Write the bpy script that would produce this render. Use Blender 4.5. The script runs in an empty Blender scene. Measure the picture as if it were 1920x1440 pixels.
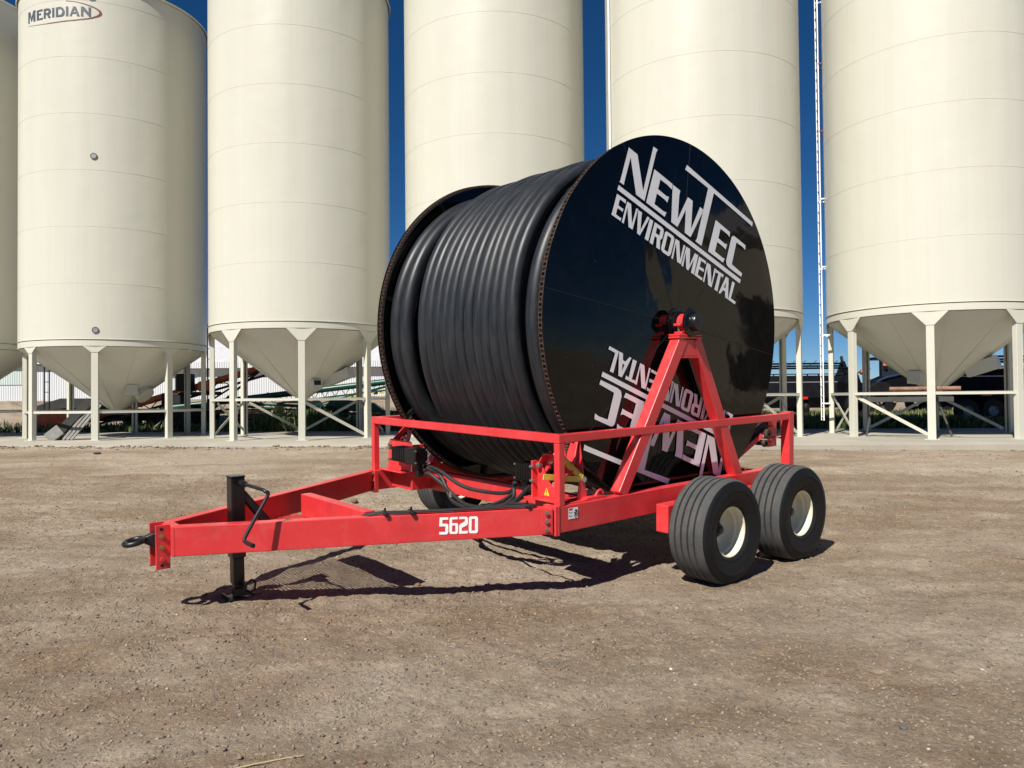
import bpy, bmesh, math, random
import numpy as np
from mathutils import Vector, Matrix
from mathutils.geometry import tessellate_polygon
random.seed(7); rng = np.random.default_rng(11)
sc = bpy.context.scene
COL = sc.collection
PI = math.pi

# ------------------------------------------------------------------ camera
PITCH, ROLL, EYE, FPX = 0.0183, 0.0096, 1.5988, 1425.9
cd = bpy.data.cameras.new('camera'); cam = bpy.data.objects.new('camera', cd); COL.objects.link(cam)
cd.sensor_fit = 'HORIZONTAL'; cd.sensor_width = 36; cd.lens = 36 * FPX / 1920
cd.clip_start = 0.05; cd.clip_end = 3000
_f = Vector((0, math.cos(PITCH), math.sin(PITCH))); _u = Vector((0, -math.sin(PITCH), math.cos(PITCH))); _r = Vector((1, 0, 0))
_r2 = _r * math.cos(ROLL) - _u * math.sin(ROLL); _u2 = _r * math.sin(ROLL) + _u * math.cos(ROLL)
mw = Matrix((( _r2.x, _u2.x, -_f.x, 0), (_r2.y, _u2.y, -_f.y, 0), (_r2.z, _u2.z, -_f.z, EYE), (0, 0, 0, 1)))
cam.matrix_world = mw
sc.camera = cam

# ------------------------------------------------------------------ sky, sun, exposure
SUN_EL = 47.5
SUN_AZ = (-0.53, -0.848)
S = Vector((SUN_AZ[0] * math.cos(math.radians(SUN_EL)), SUN_AZ[1] * math.cos(math.radians(SUN_EL)), math.sin(math.radians(SUN_EL)))).normalized()
w = bpy.data.worlds.new("World"); sc.world = w; w.use_nodes = True
nt = w.node_tree; nt.nodes.clear()
o = nt.nodes.new('ShaderNodeOutputWorld'); bg = nt.nodes.new('ShaderNodeBackground'); sk = nt.nodes.new('ShaderNodeTexSky')
sk.sky_type = 'NISHITA'; sk.sun_disc = False
sk.sun_elevation = math.radians(SUN_EL); sk.sun_rotation = math.atan2(S.x, S.y)
sk.altitude = 2500; sk.air_density = 0.85; sk.dust_density = 0.0; sk.ozone_density = 6.0
bg.inputs[1].default_value = 0.05
hs = nt.nodes.new('ShaderNodeHueSaturation'); hs.inputs['Saturation'].default_value = 1.22
nt.links.new(sk.outputs[0], hs.inputs['Color']); nt.links.new(hs.outputs[0], bg.inputs[0]); nt.links.new(bg.outputs[0], o.inputs[0])
ld = bpy.data.lights.new('sun', 'SUN'); ld.energy = 5.0; ld.angle = math.radians(0.53); ld.color = (1.0, 0.955, 0.88)
lo = bpy.data.objects.new('sun', ld); COL.objects.link(lo); lo.rotation_euler = S.to_track_quat('Z', 'Y').to_euler(); lo.location = S * 40
sc.view_settings.view_transform = 'Standard'; sc.view_settings.look = 'None'
sc.view_settings.exposure = 0.42; sc.view_settings.gamma = 1
sc.render.engine = 'CYCLES'

# ------------------------------------------------------------------ helpers
def V(*a): return Vector(a)
class MB:
    def __init__(s): s.v = []; s.f = []; s.sm = []
    def add(s, vs, fs, smooth=False):
        n = len(s.v); s.v += [tuple(p) for p in vs]; s.f += [tuple(i + n for i in f) for f in fs]; s.sm += [smooth] * len(fs); return s
    def box(s, x0, x1, y0, y1, z0, z1):
        vs = [(x, y, z) for x in (x0, x1) for y in (y0, y1) for z in (z0, z1)]
        return s.add(vs, [(0, 1, 3, 2), (4, 6, 7, 5), (0, 4, 5, 1), (2, 3, 7, 6), (0, 2, 6, 4), (1, 5, 7, 3)])
    def bar(s, p, q, w, h, up=(0, 0, 1)):
        p = Vector(p); q = Vector(q); d = (q - p).normalized(); up = Vector(up)
        sd = d.cross(up)
        if sd.length < 1e-4: sd = d.cross(Vector((1, 0, 0)))
        sd.normalize(); u = sd.cross(d).normalized()
        vs = [c + sd * a * w / 2 + u * b * h / 2 for c in (p, q) for a in (-1, 1) for b in (-1, 1)]
        return s.add(vs, [(0, 1, 3, 2), (4, 6, 7, 5), (0, 4, 5, 1), (2, 3, 7, 6), (0, 2, 6, 4), (1, 5, 7, 3)])
    def prism(s, pts, axis, c0, c1):
        # pts: 2-d outline; axis 'x','y','z' is the extrusion axis
        def P(a, b, c): return {'x': (c, a, b), 'y': (a, c, b), 'z': (a, b, c)}[axis]
        n = len(pts); vs = [P(a, b, c0) for a, b in pts] + [P(a, b, c1) for a, b in pts]
        tri = tessellate_polygon([[Vector((a, b, 0)) for a, b in pts]])
        fs = [tuple(t) for t in tri] + [tuple(i + n for i in t[::-1]) for t in tri]
        fs += [(i, (i + 1) % n, (i + 1) % n + n, i + n) for i in range(n)]
        return s.add(vs, fs)
    def tube(s, pts, r, n=10, cap=True, close=False):
        pts = [Vector(p) for p in pts]; m = len(pts); rs = r if isinstance(r, (list, tuple)) else [r] * m
        vs = []; ref = None
        for i, p in enumerate(pts):
            if close: d = (pts[(i + 1) % m] - pts[i - 1])
            else: d = (pts[min(i + 1, m - 1)] - pts[max(i - 1, 0)])
            d.normalize()
            if ref is None:
                ref = d.orthogonal().normalized()
            ref = (ref - d * ref.dot(d)).normalized(); bi = d.cross(ref)
            for k in range(n):
                a = 2 * PI * k / n; vs.append(p + (ref * math.cos(a) + bi * math.sin(a)) * rs[i])
        fs = []
        for i in range(m if close else m - 1):
            j = (i + 1) % m
            for k in range(n): fs.append((i * n + k, i * n + (k + 1) % n, j * n + (k + 1) % n, j * n + k))
        s.add(vs, fs, True)
        if cap and not close:
            s.add(vs[:n], [tuple(range(n))[::-1]]); s.add(vs[-n:], [tuple(range(n))])
        return s
    def cyl(s, p, q, r, n=20, r2=None):
        return s.tube([p, q], [r, r if r2 is None else r2], n)
    def lathe(s, prof, axis='z', c=(0, 0, 0), n=48, smooth=True, arc=None):
        # prof: (radius, height along axis)
        m = len(prof); vs = []; full = arc is None; a0, a1 = arc or (0, 2 * PI); nn = n if full else n + 1
        for k in range(nn):
            a = a0 + (a1 - a0) * k / n; ca, sa = math.cos(a), math.sin(a)
            for r, h in prof:
                if axis == 'z': vs.append((c[0] + r * ca, c[1] + r * sa, c[2] + h))
                elif axis == 'y': vs.append((c[0] + r * ca, c[1] + h, c[2] + r * sa))
                else: vs.append((c[0] + h, c[1] + r * ca, c[2] + r * sa))
        fs = []
        for k in range(n):
            k2 = (k + 1) % nn
            for i in range(m - 1): fs.append((k * m + i, k2 * m + i, k2 * m + i + 1, k * m + i + 1))
        return s.add(vs, fs, smooth)
    def sphere(s, c, r, n=12, sz=1.0):
        prof = [(max(1e-4, r * math.sin(PI * i / n)), -r * sz * math.cos(PI * i / n)) for i in range(n + 1)]
        return s.lathe(prof, 'z', c, n=n + 4)
    def build(s, name, m, parent=None, bevel=0, loc=None, fixn=True, seg=2):
        me = bpy.data.meshes.new(name); me.from_pydata(s.v, [], s.f); me.update()
        me.polygons.foreach_set('use_smooth', s.sm)
        if fixn:
            b = bmesh.new(); b.from_mesh(me); bmesh.ops.recalc_face_normals(b, faces=b.faces); b.to_mesh(me); b.free()
        if any(s.sm): me.set_sharp_from_angle(angle=math.radians(38))
        me.materials.append(m)
        ob = bpy.data.objects.new(name, me); COL.objects.link(ob)
        if parent is not None: ob.parent = parent
        if loc is not None: ob.location = loc
        if bevel:
            md = ob.modifiers.new('bevel', 'BEVEL'); md.width = bevel; md.segments = seg; md.limit_method = 'ANGLE'; md.angle_limit = math.radians(50); md.harden_normals = False
        return ob
def tag(o, label=None, cat=None, group=None, kind=None):
    if label: o['label'] = label
    if cat: o['category'] = cat
    if group: o['group'] = group
    if kind: o['kind'] = kind
    return o
def empty(name, loc=(0, 0, 0), rz=0, mat=None):
    e = bpy.data.objects.new(name, None); COL.objects.link(e); e.empty_display_size = 0.3
    if mat is not None: e.matrix_world = mat
    else: e.location = loc; e.rotation_euler = (0, 0, rz)
    return e
def spline(pts, n=8):
    P = [Vector(p) for p in pts]; out = []
    P = [P[0] * 2 - P[1]] + P + [P[-1] * 2 - P[-2]]
    for i in range(1, len(P) - 2):
        a, b, c, d = P[i - 1], P[i], P[i + 1], P[i + 2]
        for k in range(n):
            t = k / n
            out.append(0.5 * ((2 * b) + (c - a) * t + (2 * a - 5 * b + 4 * c - d) * t * t + (3 * b - a - 3 * c + d) * t ** 3))
    out.append(P[-2]); return out
def decal(name, groups, mapf, m, parent):
    mb = MB()
    for loops in groups:
        vs = [mapf(p) for lp in loops for p in lp]
        tri = tessellate_polygon([[Vector((p[0], p[1], 0)) for p in lp] for lp in loops])
        mb.add(vs, [tuple(t) for t in tri])
    return mb.build(name, m, parent, fixn=False)
def text_polys(s, size, ox=0, oy=0):
    c = bpy.data.curves.new('t', 'FONT'); c.body = s; c.size = size
    ob = bpy.data.objects.new('t', c); COL.objects.link(ob); bpy.context.view_layer.update()
    me = bpy.data.meshes.new_from_object(ob); vs = [(v.co.x + ox, v.co.y + oy) for v in me.vertices]; fs = [tuple(p.vertices) for p in me.polygons]
    bpy.data.objects.remove(ob); bpy.data.curves.remove(c); bpy.data.meshes.remove(me)
    return vs, fs

# ------------------------------------------------------------------ materials
def new_mat(name):
    m = bpy.data.materials.new(name); m.use_nodes = True; nt = m.node_tree
    return m, nt, nt.nodes['Principled BSDF']
def N(nt, t, **k):
    n = nt.nodes.new(t)
    for a, b in k.items():
        if a.startswith('i_'):
            key = a[2:]; key = int(key) if key.isdigit() else key.replace('_', ' ')
            n.inputs[key].default_value = b
        else: setattr(n, a, b)
    return n
def ramp(nt, fac, stops):
    r = nt.nodes.new('ShaderNodeValToRGB'); e = r.color_ramp.elements
    while len(e) > len(stops): e.remove(e[-1])
    while len(e) < len(stops): e.new(0.5)
    for x, (p, c) in zip(e, stops): x.position = p; x.color = (*c, 1) if len(c) == 3 else c
    nt.links.new(fac, r.inputs[0]); return r
def coords(nt, scale=(1, 1, 1), kind='Object'):
    t = nt.nodes.new('ShaderNodeTexCoord'); mp = nt.nodes.new('ShaderNodeMapping'); mp.inputs['Scale'].default_value = scale
    nt.links.new(t.outputs[kind], mp.inputs[0]); return mp.outputs[0]
def noise(nt, vec, scale, detail=4, rough=0.55, dist=0):
    n = N(nt, 'ShaderNodeTexNoise'); n.inputs['Scale'].default_value = scale; n.inputs['Detail'].default_value = detail
    n.inputs['Roughness'].default_value = rough; n.inputs['Distortion'].default_value = dist
    nt.links.new(vec, n.inputs['Vector']); return n
def mixc(nt, fac, a, b, mode='MIX'):
    m = nt.nodes.new('ShaderNodeMix'); m.data_type = 'RGBA'; m.blend_type = mode
    for sck, val in ((m.inputs[0], fac), (m.inputs[6], a), (m.inputs[7], b)):
        if hasattr(val, 'is_linked') or hasattr(val, 'node'): nt.links.new(val, sck)
        elif isinstance(val, (int, float)): sck.default_value = val
        else: sck.default_value = (*val, 1)
    return m.outputs[2]
def bump(nt, h, bsdf, strength=0.3, dist=0.01, prev=None):
    b = nt.nodes.new('ShaderNodeBump'); b.inputs['Strength'].default_value = strength; b.inputs['Distance'].default_value = dist
    nt.links.new(h, b.inputs['Height'])
    if prev is not None: nt.links.new(prev, b.inputs['Normal'])
    nt.links.new(b.outputs[0], bsdf.inputs['Normal']); return b.outputs[0]
def simple(name, col, rough=0.5, metal=0.0, var=0.12, scale=6, bmp=0.0, spec=None, coat=0):
    m, nt, b = new_mat(name)
    v = coords(nt); n = noise(nt, v, scale, 5)
    lo_ = tuple(max(0, c * (1 - var)) for c in col); hi = tuple(min(1, c * (1 + var)) for c in col)
    r = ramp(nt, n.outputs['Fac'], [(0.3, lo_), (0.7, hi)])
    nt.links.new(r.outputs[0], b.inputs['Base Color'])
    b.inputs['Roughness'].default_value = rough; b.inputs['Metallic'].default_value = metal
    if spec is not None: b.inputs['Specular IOR Level'].default_value = spec
    if coat: b.inputs['Coat Weight'].default_value = coat; b.inputs['Coat Roughness'].default_value = 0.15
    if bmp: bump(nt, noise(nt, v, scale * 12, 4).outputs['Fac'], b, bmp, 0.004)
    return m

def mat_red():
    m, nt, b = new_mat('red_paint')
    v = coords(nt)
    n1 = noise(nt, v, 2.2, 5, 0.6, 0.4); n2 = noise(nt, v, 30, 4, 0.7); n3 = noise(nt, v, 7, 6, 0.65, 1.0)
    c = ramp(nt, n1.outputs['Fac'], [(0.3, (0.60, 0.030, 0.034)), (0.7, (0.70, 0.045, 0.050))])
    # dust film and small chips
    c2 = mixc(nt, ramp(nt, n3.outputs['Fac'], [(0.5, (0, 0, 0)), (0.8, (0.28, 0.28, 0.28))]).outputs[0], c.outputs[0], (0.62, 0.16, 0.13))
    chip = ramp(nt, n2.outputs['Fac'], [(0.765, (0, 0, 0)), (0.80, (0.55, 0.55, 0.55))])
    c3 = mixc(nt, chip.outputs[0], c2, (0.16, 0.03, 0.025))
    vs_ = coords(nt, (1.5, 22, 22)); sc_ = noise(nt, vs_, 3.0, 5, 0.75, 0.2)
    c3 = mixc(nt, ramp(nt, sc_.outputs['Fac'], [(0.66, (0, 0, 0)), (0.74, (0.30,) * 3)]).outputs[0], c3, (0.70, 0.17, 0.15))
    stn = noise(nt, v, 1.1, 7, 0.7, 1.5); c3 = mixc(nt, ramp(nt, stn.outputs['Fac'], [(0.56, (0, 0, 0)), (0.70, (0.40,) * 3)]).outputs[0], c3, (0.36, 0.030, 0.028))
    nt.links.new(c3, b.inputs['Base Color'])
    rr = ramp(nt, n3.outputs['Fac'], [(0.3, (0.30,) * 3), (0.8, (0.50,) * 3)]); nt.links.new(rr.outputs[0], b.inputs['Roughness'])
    b.inputs['Coat Weight'].default_value = 0.25; b.inputs['Coat Roughness'].default_value = 0.2
    bump(nt, noise(nt, v, 60, 3).outputs['Fac'], b, 0.06, 0.002)
    return m
def mat_disc():
    m, nt, b = new_mat('black_gloss_panel')
    v = coords(nt); n = noise(nt, v, 1.3, 3, 0.5, 0.3); n2 = noise(nt, v, 5, 6, 0.7, 0.6)
    b.inputs['Specular IOR Level'].default_value = 0.27
    c = ramp(nt, n2.outputs['Fac'], [(0.45, (0.0016, 0.0016, 0.0018)), (0.9, (0.006, 0.0055, 0.005))]); nt.links.new(c.outputs[0], b.inputs['Base Color'])
    r = ramp(nt, n2.outputs['Fac'], [(0.35, (0.03,) * 3), (0.85, (0.10,) * 3)]); nt.links.new(r.outputs[0], b.inputs['Roughness'])
    bump(nt, n.outputs['Fac'], b, 0.12, 0.06)
    return m
def mat_hose():
    m, nt, b = new_mat('black_poly_pipe')
    v = coords(nt, (1, 14, 1)); n = noise(nt, v, 3.0, 6, 0.65, 0.3); v2 = coords(nt); n2 = noise(nt, v2, 45, 5, 0.7); n3 = noise(nt, v2, 1.5, 3)
    c = ramp(nt, n.outputs['Fac'], [(0.30, (0.009, 0.0105, 0.013)), (0.6, (0.018, 0.021, 0.026)), (0.80, (0.040, 0.045, 0.053))])
    c2 = mixc(nt, ramp(nt, n2.outputs['Fac'], [(0.68, (0, 0, 0)), (0.82, (0.35,) * 3)]).outputs[0], c.outputs[0], (0.085, 0.082, 0.078))
    nt.links.new(c2, b.inputs['Base Color'])
    r = ramp(nt, n.outputs['Fac'], [(0.3, (0.36,) * 3), (0.75, (0.54,) * 3)]); nt.links.new(r.outputs[0], b.inputs['Roughness']); b.inputs['Specular IOR Level'].default_value = 0.38
    wv = N(nt, 'ShaderNodeTexNoise'); wv.inputs['Scale'].default_value = 2.2; wv.inputs['Detail'].default_value = 6; nt.links.new(coords(nt, (1, 3, 1)), wv.inputs['Vector']); dust = ramp(nt, wv.outputs['Fac'], [(0.5, (0, 0, 0)), (0.75, (0.30,) * 3)]); c2 = mixc(nt, dust.outputs[0], c2, (0.062, 0.060, 0.057)); nt.links.new(c2, b.inputs['Base Color'])
    bump(nt, n.outputs['Fac'], b, 0.05, 0.01)
    return m
def mat_bin():
    m, nt, b = new_mat('cream_bin_paint')
    v = coords(nt, (1, 1, 0.06)); n = noise(nt, v, 2.2, 6, 0.6); v2 = coords(nt); n2 = noise(nt, v2, 0.35, 3); n3 = noise(nt, v2, 9, 5, 0.7)
    v4 = coords(nt, (6, 6, 0.05)); n4 = noise(nt, v4, 3.0, 4, 0.6)
    c = ramp(nt, n.outputs['Fac'], [(0.3, (0.572, 0.560, 0.470)), (0.7, (0.602, 0.592, 0.502))])
    c2 = mixc(nt, ramp(nt, n4.outputs['Fac'], [(0.45, (0, 0, 0)), (0.78, (0.14,) * 3)]).outputs[0], c.outputs[0], (0.46, 0.44, 0.35))
    spk = ramp(nt, n3.outputs['Fac'], [(0.74, (0, 0, 0)), (0.80, (0.5,) * 3)])
    c3 = mixc(nt, spk.outputs[0], c2, (0.36, 0.31, 0.21))
    nt.links.new(c3, b.inputs['Base Color'])
    b.inputs['Roughness'].default_value = 0.34; b.inputs['Specular IOR Level'].default_value = 0.45
    bn = bump(nt, n2.outputs['Fac'], b, 0.20, 0.14); bump(nt, noise(nt, v2, 1.4, 3, 0.5, 0.4).outputs['Fac'], b, 0.10, 0.05, bn)
    return m
def mat_tyre():
    m, nt, b = new_mat('tyre_rubber')
    v = coords(nt); n = noise(nt, v, 3, 5, 0.6, 0.4); n2 = noise(nt, v, 60, 5, 0.7)
    c = ramp(nt, n.outputs['Fac'], [(0.3, (0.005, 0.0054, 0.006)), (0.7, (0.012, 0.012, 0.0125))])
    c2 = mixc(nt, ramp(nt, n2.outputs['Fac'], [(0.55, (0, 0, 0)), (0.85, (0.3,) * 3)]).outputs[0], c.outputs[0], (0.05, 0.047, 0.042))
    nt.links.new(c2, b.inputs['Base Color']); b.inputs['Roughness'].default_value = 0.58; b.inputs['Specular IOR Level'].default_value = 0.25
    bump(nt, n2.outputs['Fac'], b, 0.25, 0.004)
    return m
def mat_tread():
    m, nt, b = new_mat('dusty_tyre_tread')
    v = coords(nt, (1, 1, 1)); n = noise(nt, v, 5, 6, 0.7, 0.5); n2 = noise(nt, v, 90, 5, 0.75)
    c = ramp(nt, n.outputs['Fac'], [(0.3, (0.050, 0.051, 0.052)), (0.7, (0.098, 0.095, 0.089))])
    c2 = mixc(nt, ramp(nt, n2.outputs['Fac'], [(0.4, (0, 0, 0)), (0.75, (0.7,) * 3)]).outputs[0], c.outputs[0], (0.022, 0.022, 0.022))
    nt.links.new(c2, b.inputs['Base Color']); b.inputs['Roughness'].default_value = 0.85
    bump(nt, n2.outputs['Fac'], b, 0.5, 0.006)
    return m
def mat_ground():
    m, nt, b = new_mat('gravel_yard')
    v = coords(nt)
    big = noise(nt, v, 0.16, 4, 0.6, 0.6); mid = noise(nt, v, 0.9, 6, 0.62, 0.5); fine = noise(nt, v, 14, 8, 0.72)
    vs = coords(nt, (0.55, 1.5, 1)); streak = noise(nt, vs, 0.8, 6, 0.62, 1.2)
    c1 = ramp(nt, mid.outputs['Fac'], [(0.24, (0.190, 0.136, 0.086)), (0.48, (0.300, 0.232, 0.162)), (0.72, (0.445, 0.365, 0.278))])
    c2 = mixc(nt, ramp(nt, streak.outputs['Fac'], [(0.44, (0, 0, 0)), (0.62, (0.85,) * 3)]).outputs[0], c1.outputs[0], (0.235, 0.160, 0.095))
    c3 = mixc(nt, ramp(nt, big.outputs['Fac'], [(0.46, (0, 0, 0)), (0.60, (0.6,) * 3)]).outputs[0], c2, (0.46, 0.39, 0.305))
    tcd = nt.nodes.new('ShaderNodeTexCoord'); mpd = nt.nodes.new('ShaderNodeMapping'); mpd.inputs['Scale'].default_value = (0.30, 1.15, 1); mpd.inputs['Rotation'].default_value = (0, 0, 0.22)
    nt.links.new(tcd.outputs['Object'], mpd.inputs[0]); trk = noise(nt, mpd.outputs[0], 0.9, 5, 0.55, 0.8)
    c3 = mixc(nt, ramp(nt, trk.outputs['Fac'], [(0.52, (0, 0, 0)), (0.64, (0.5,) * 3)]).outputs[0], c3, (0.20, 0.142, 0.090))
    c3 = mixc(nt, ramp(nt, trk.outputs['Fac'], [(0.34, (0.40,) * 3), (0.44, (0, 0, 0))]).outputs[0], c3, (0.46, 0.385, 0.30))
    vo = N(nt, 'ShaderNodeTexVoronoi'); vo.inputs['Scale'].default_value = 60; vo.inputs['Randomness'].default_value = 1; nt.links.new(v, vo.inputs['Vector'])
    sh = N(nt, 'ShaderNodeSeparateColor'); nt.links.new(vo.outputs['Color'], sh.inputs[0])
    grain = ramp(nt, sh.outputs[0], [(0.0, (0.12, 0.095, 0.075)), (0.25, (0.23, 0.185, 0.14)), (0.6, (0.32, 0.255, 0.19)), (0.9, (0.39, 0.31, 0.225)), (1.0, (0.55, 0.48, 0.40))])
    pick = ramp(nt, sh.outputs[1], [(0.40, (0, 0, 0)), (0.60, (0.50,) * 3)])
    c4 = mixc(nt, pick.outputs[0], c3, grain.outputs[0])
    c5 = mixc(nt, 0.55, c4, ramp(nt, fine.outputs['Fac'], [(0.25, (0.35,) * 3), (0.75, (0.66,) * 3)]).outputs[0], 'OVERLAY')
    nt.links.new(c5, b.inputs['Base Color']); b.inputs['Roughness'].default_value = 0.95; b.inputs['Specular IOR Level'].default_value = 0.2
    vo2 = N(nt, 'ShaderNodeTexVoronoi'); vo2.inputs['Scale'].default_value = 60; nt.links.new(v, vo2.inputs['Vector'])
    n1 = bump(nt, vo2.outputs['Distance'], b, 0.25, -0.010)
    n2 = bump(nt, fine.outputs['Fac'], b, 0.7, 0.02, n1)
    bump(nt, noise(nt, v, 3.5, 9, 0.75, 0.6).outputs['Fac'], b, 0.85, 0.10, n2)
    return m
def mat_stones():
    m, nt, b = new_mat('loose_stones')
    g = N(nt, 'ShaderNodeNewGeometry')
    c = ramp(nt, g.outputs['Random Per Island'], [(0.0, (0.09, 0.075, 0.062)), (0.25, (0.17, 0.132, 0.098)), (0.6, (0.235, 0.182, 0.132)), (0.9, (0.30, 0.235, 0.168)), (0.96, (0.17, 0.17, 0.172)), (0.992, (0.34, 0.285, 0.215)), (1.0, (0.52, 0.47, 0.39))])
    nt.links.new(c.outputs[0], b.inputs['Base Color']); b.inputs['Roughness'].default_value = 0.85
    return m
def mat_concrete():
    m, nt, b = new_mat('pad_concrete')
    v = coords(nt); n = noise(nt, v, 0.5, 6, 0.62, 0.5); n2 = noise(nt, v, 25, 6, 0.7); n3 = noise(nt, v, 0.12, 3)
    c = ramp(nt, n.outputs['Fac'], [(0.3, (0.30, 0.278, 0.228)), (0.7, (0.45, 0.42, 0.35))])
    c2 = mixc(nt, ramp(nt, n2.outputs['Fac'], [(0.35, (0.35,) * 3), (0.65, (0, 0, 0))]).outputs[0], c.outputs[0], (0.33, 0.29, 0.22))
    nt.links.new(c2, b.inputs['Base Color']); b.inputs['Roughness'].default_value = 0.9
    bump(nt, n2.outputs['Fac'], b, 0.3, 0.01)
    return m
def mat_leaf(name, a, c_):
    m, nt, b = new_mat(name)
    g = N(nt, 'ShaderNodeNewGeometry')
    c = ramp(nt, g.outputs['Random Per Island'], [(0.0, a), (0.75, c_), (1.0, (0.20, 0.19, 0.09))])
    nt.links.new(c.outputs[0], b.inputs['Base Color']); b.inputs['Roughness'].default_value = 0.6
    return m
def mat_corr(name, col, scale=18):
    m, nt, b = new_mat(name)
    v = coords(nt); wv = N(nt, 'ShaderNodeTexWave'); wv.wave_type = 'BANDS'; wv.bands_direction = 'X'; wv.inputs['Scale'].default_value = scale * 0.09
    wv.inputs['Distortion'].default_value = 0; nt.links.new(v, wv.inputs['Vector'])
    n = noise(nt, coords(nt, (1, 1, 0.1)), 0.6, 4)
    c = ramp(nt, n.outputs['Fac'], [(0.3, tuple(x * 0.9 for x in col)), (0.7, col)])
    nt.links.new(c.outputs[0], b.inputs['Base Color']); b.inputs['Roughness'].default_value = 0.45
    bump(nt, wv.outputs['Fac'], b, 0.6, 0.08)
    return m
CLODM = simple('soil_clod', (0.215, 0.155, 0.102), 0.95, var=0.35, scale=12, spec=0.15)
RED = mat_red(); DISC = mat_disc(); HOSE = mat_hose(); BIN = mat_bin(); TYRE = mat_tyre(); TREAD = mat_tread(); GROUND = mat_ground(); STONE = mat_stones(); CONC = mat_concrete()
BLACK = simple('black_enamel', (0.0055, 0.0055, 0.006), 0.30, var=0.3)
BLKSTEEL = simple('black_steel', (0.011, 0.011, 0.012), 0.42, var=0.3, bmp=0.1)
BLKMATT = simple('matt_black', (0.008, 0.008, 0.009), 0.7, var=0.4)
RUBHOSE = simple('rubber_hose', (0.022, 0.022, 0.023), 0.55, var=0.25, bmp=0.1)
RUST = simple('rusty_chain_steel', (0.058, 0.032, 0.022), 0.75, var=0.5, scale=25, bmp=0.3)
BRASS = simple('yellow_zinc_bolt', (0.42, 0.33, 0.14), 0.35, 0.8, var=0.2, scale=20)
ZINC = simple('zinc_fitting', (0.62, 0.62, 0.60), 0.28, 0.9, var=0.15, scale=20)
BOLT = simple('dull_bolt', (0.24, 0.22, 0.19), 0.45, 0.6, var=0.2, scale=20)
DECAL = simple('silver_vinyl', (0.83, 0.85, 0.87), 0.38, 0.0, var=0.05, scale=3)
WHITEV = simple('white_vinyl', (0.86, 0.86, 0.85), 0.35, var=0.03)
YELLOW = simple('yellow_paint', (0.62, 0.44, 0.06), 0.4, var=0.15, scale=14)
YELDECAL = simple('yellow_vinyl', (0.85, 0.62, 0.03), 0.4, var=0.03)
RIM = simple('cream_rim_paint', (0.72, 0.68, 0.52), 0.35, var=0.05, scale=4)
GALV = simple('grey_galvanised', (0.33, 0.33, 0.34), 0.5, 0.4, var=0.2, scale=5, bmp=0.1)
GREY = simple('grey_plate', (0.060, 0.060, 0.057), 0.7, var=0.2, scale=3)
DKTEXT = simple('slate_lettering', (0.085, 0.10, 0.125), 0.4, var=0.06)
MAROON = simple('maroon_swoosh', (0.20, 0.055, 0.065), 0.4, var=0.06)
ORANGE = simple('orange_paint', (0.62, 0.13, 0.025), 0.45, var=0.2, scale=4)
DKORANGE = simple('weathered_orange_paint', (0.50, 0.12, 0.04), 0.55, var=0.3, scale=4)
GREEN = simple('green_paint', (0.006, 0.065, 0.045), 0.38, var=0.2, scale=4)
NAVY = simple('black_machine_paint', (0.006, 0.0065, 0.009), 0.5, var=0.3, scale=3, spec=0.08)
GLASS = simple('dark_window_glass', (0.02, 0.025, 0.03), 0.06, var=0.2)
REFLR = simple('red_reflector', (0.65, 0.02, 0.02), 0.25, var=0.05)
REFLY = simple('amber_reflector', (0.70, 0.42, 0.04), 0.25, var=0.05)
LAMPM = simple('headlamp_lens', (0.80, 0.70, 0.35), 0.15, var=0.1)
RUSTRED = simple('rusty_red_steel', (0.19, 0.055, 0.03), 0.75, var=0.4, scale=6)
SHEETW = mat_corr('white_ribbed_sheet', (0.66, 0.68, 0.70)); SHEETG = simple('grey_sheet_roof', (0.50, 0.50, 0.51), 0.6, var=0.08, scale=1.5)
TRANSL = mat_corr('pale_green_sheet', (0.56, 0.64, 0.60))
TAN = mat_corr('tan_ribbed_sheet', (0.66, 0.60, 0.45))
SHADEG = simple('grey_soffit', (0.42, 0.44, 0.47), 0.6, var=0.05)
DGREY = simple('dark_sheet_steel', (0.045, 0.045, 0.043), 0.75, var=0.2, scale=2, spec=0.1); WGREY = simple('weathered_grey_steel', (0.20, 0.195, 0.18), 0.6, var=0.25, scale=6)
DIRT = simple('brown_dirt', (0.24, 0.165, 0.105), 0.95, var=0.3, scale=3, bmp=0.4, spec=0.2)
WEED = mat_leaf('weed_leaves', (0.030, 0.065, 0.018), (0.075, 0.125, 0.035)); GRASS = mat_leaf('grass_blades', (0.09, 0.12, 0.035), (0.19, 0.22, 0.075))
FARG = simple('distant_tree_line', (0.050, 0.075, 0.045), 0.9, var=0.3, scale=0.2)
WOOD = simple('rusty_brown_pipe', (0.24, 0.13, 0.09), 0.8, var=0.3, scale=8, bmp=0.2)

# ------------------------------------------------------------------ terrain
_pts = np.array([(1.84, 6.97, -.082), (2.78, 7.78, -.046), (-.79, 10.03, .067), (.14, 10.84, .103), (-2.2, 6.15, .018), (-3.0, 6.2, .03),
                 (-13.1, 19.3, .43), (10.9, 16.9, .36), (0, 18.1, .39), (0, 3.0, -.22), (5, 5, -.16), (-5, 5, -.10)])
_A = np.c_[np.ones(len(_pts)), _pts[:, :2]]
_co, *_ = np.linalg.lstsq(_A, _pts[:, 2], rcond=None)
_res = _pts[:, 2] - _A @ _co
_K = np.exp(-((_pts[:, None, :2] - _pts[None, :, :2]) ** 2).sum(-1) / (2 * 1.8 ** 2)); _wt = np.linalg.solve(_K + 1e-3 * np.eye(len(_pts)), _res)
def sstep(a, b, x):
    t = np.clip((x - a) / (b - a), 0, 1); return t * t * (3 - 2 * t)
PADL = lambda x: 17.97 - 0.112 * (x - 4.0)       # front edge line of the pad: y at x
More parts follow.
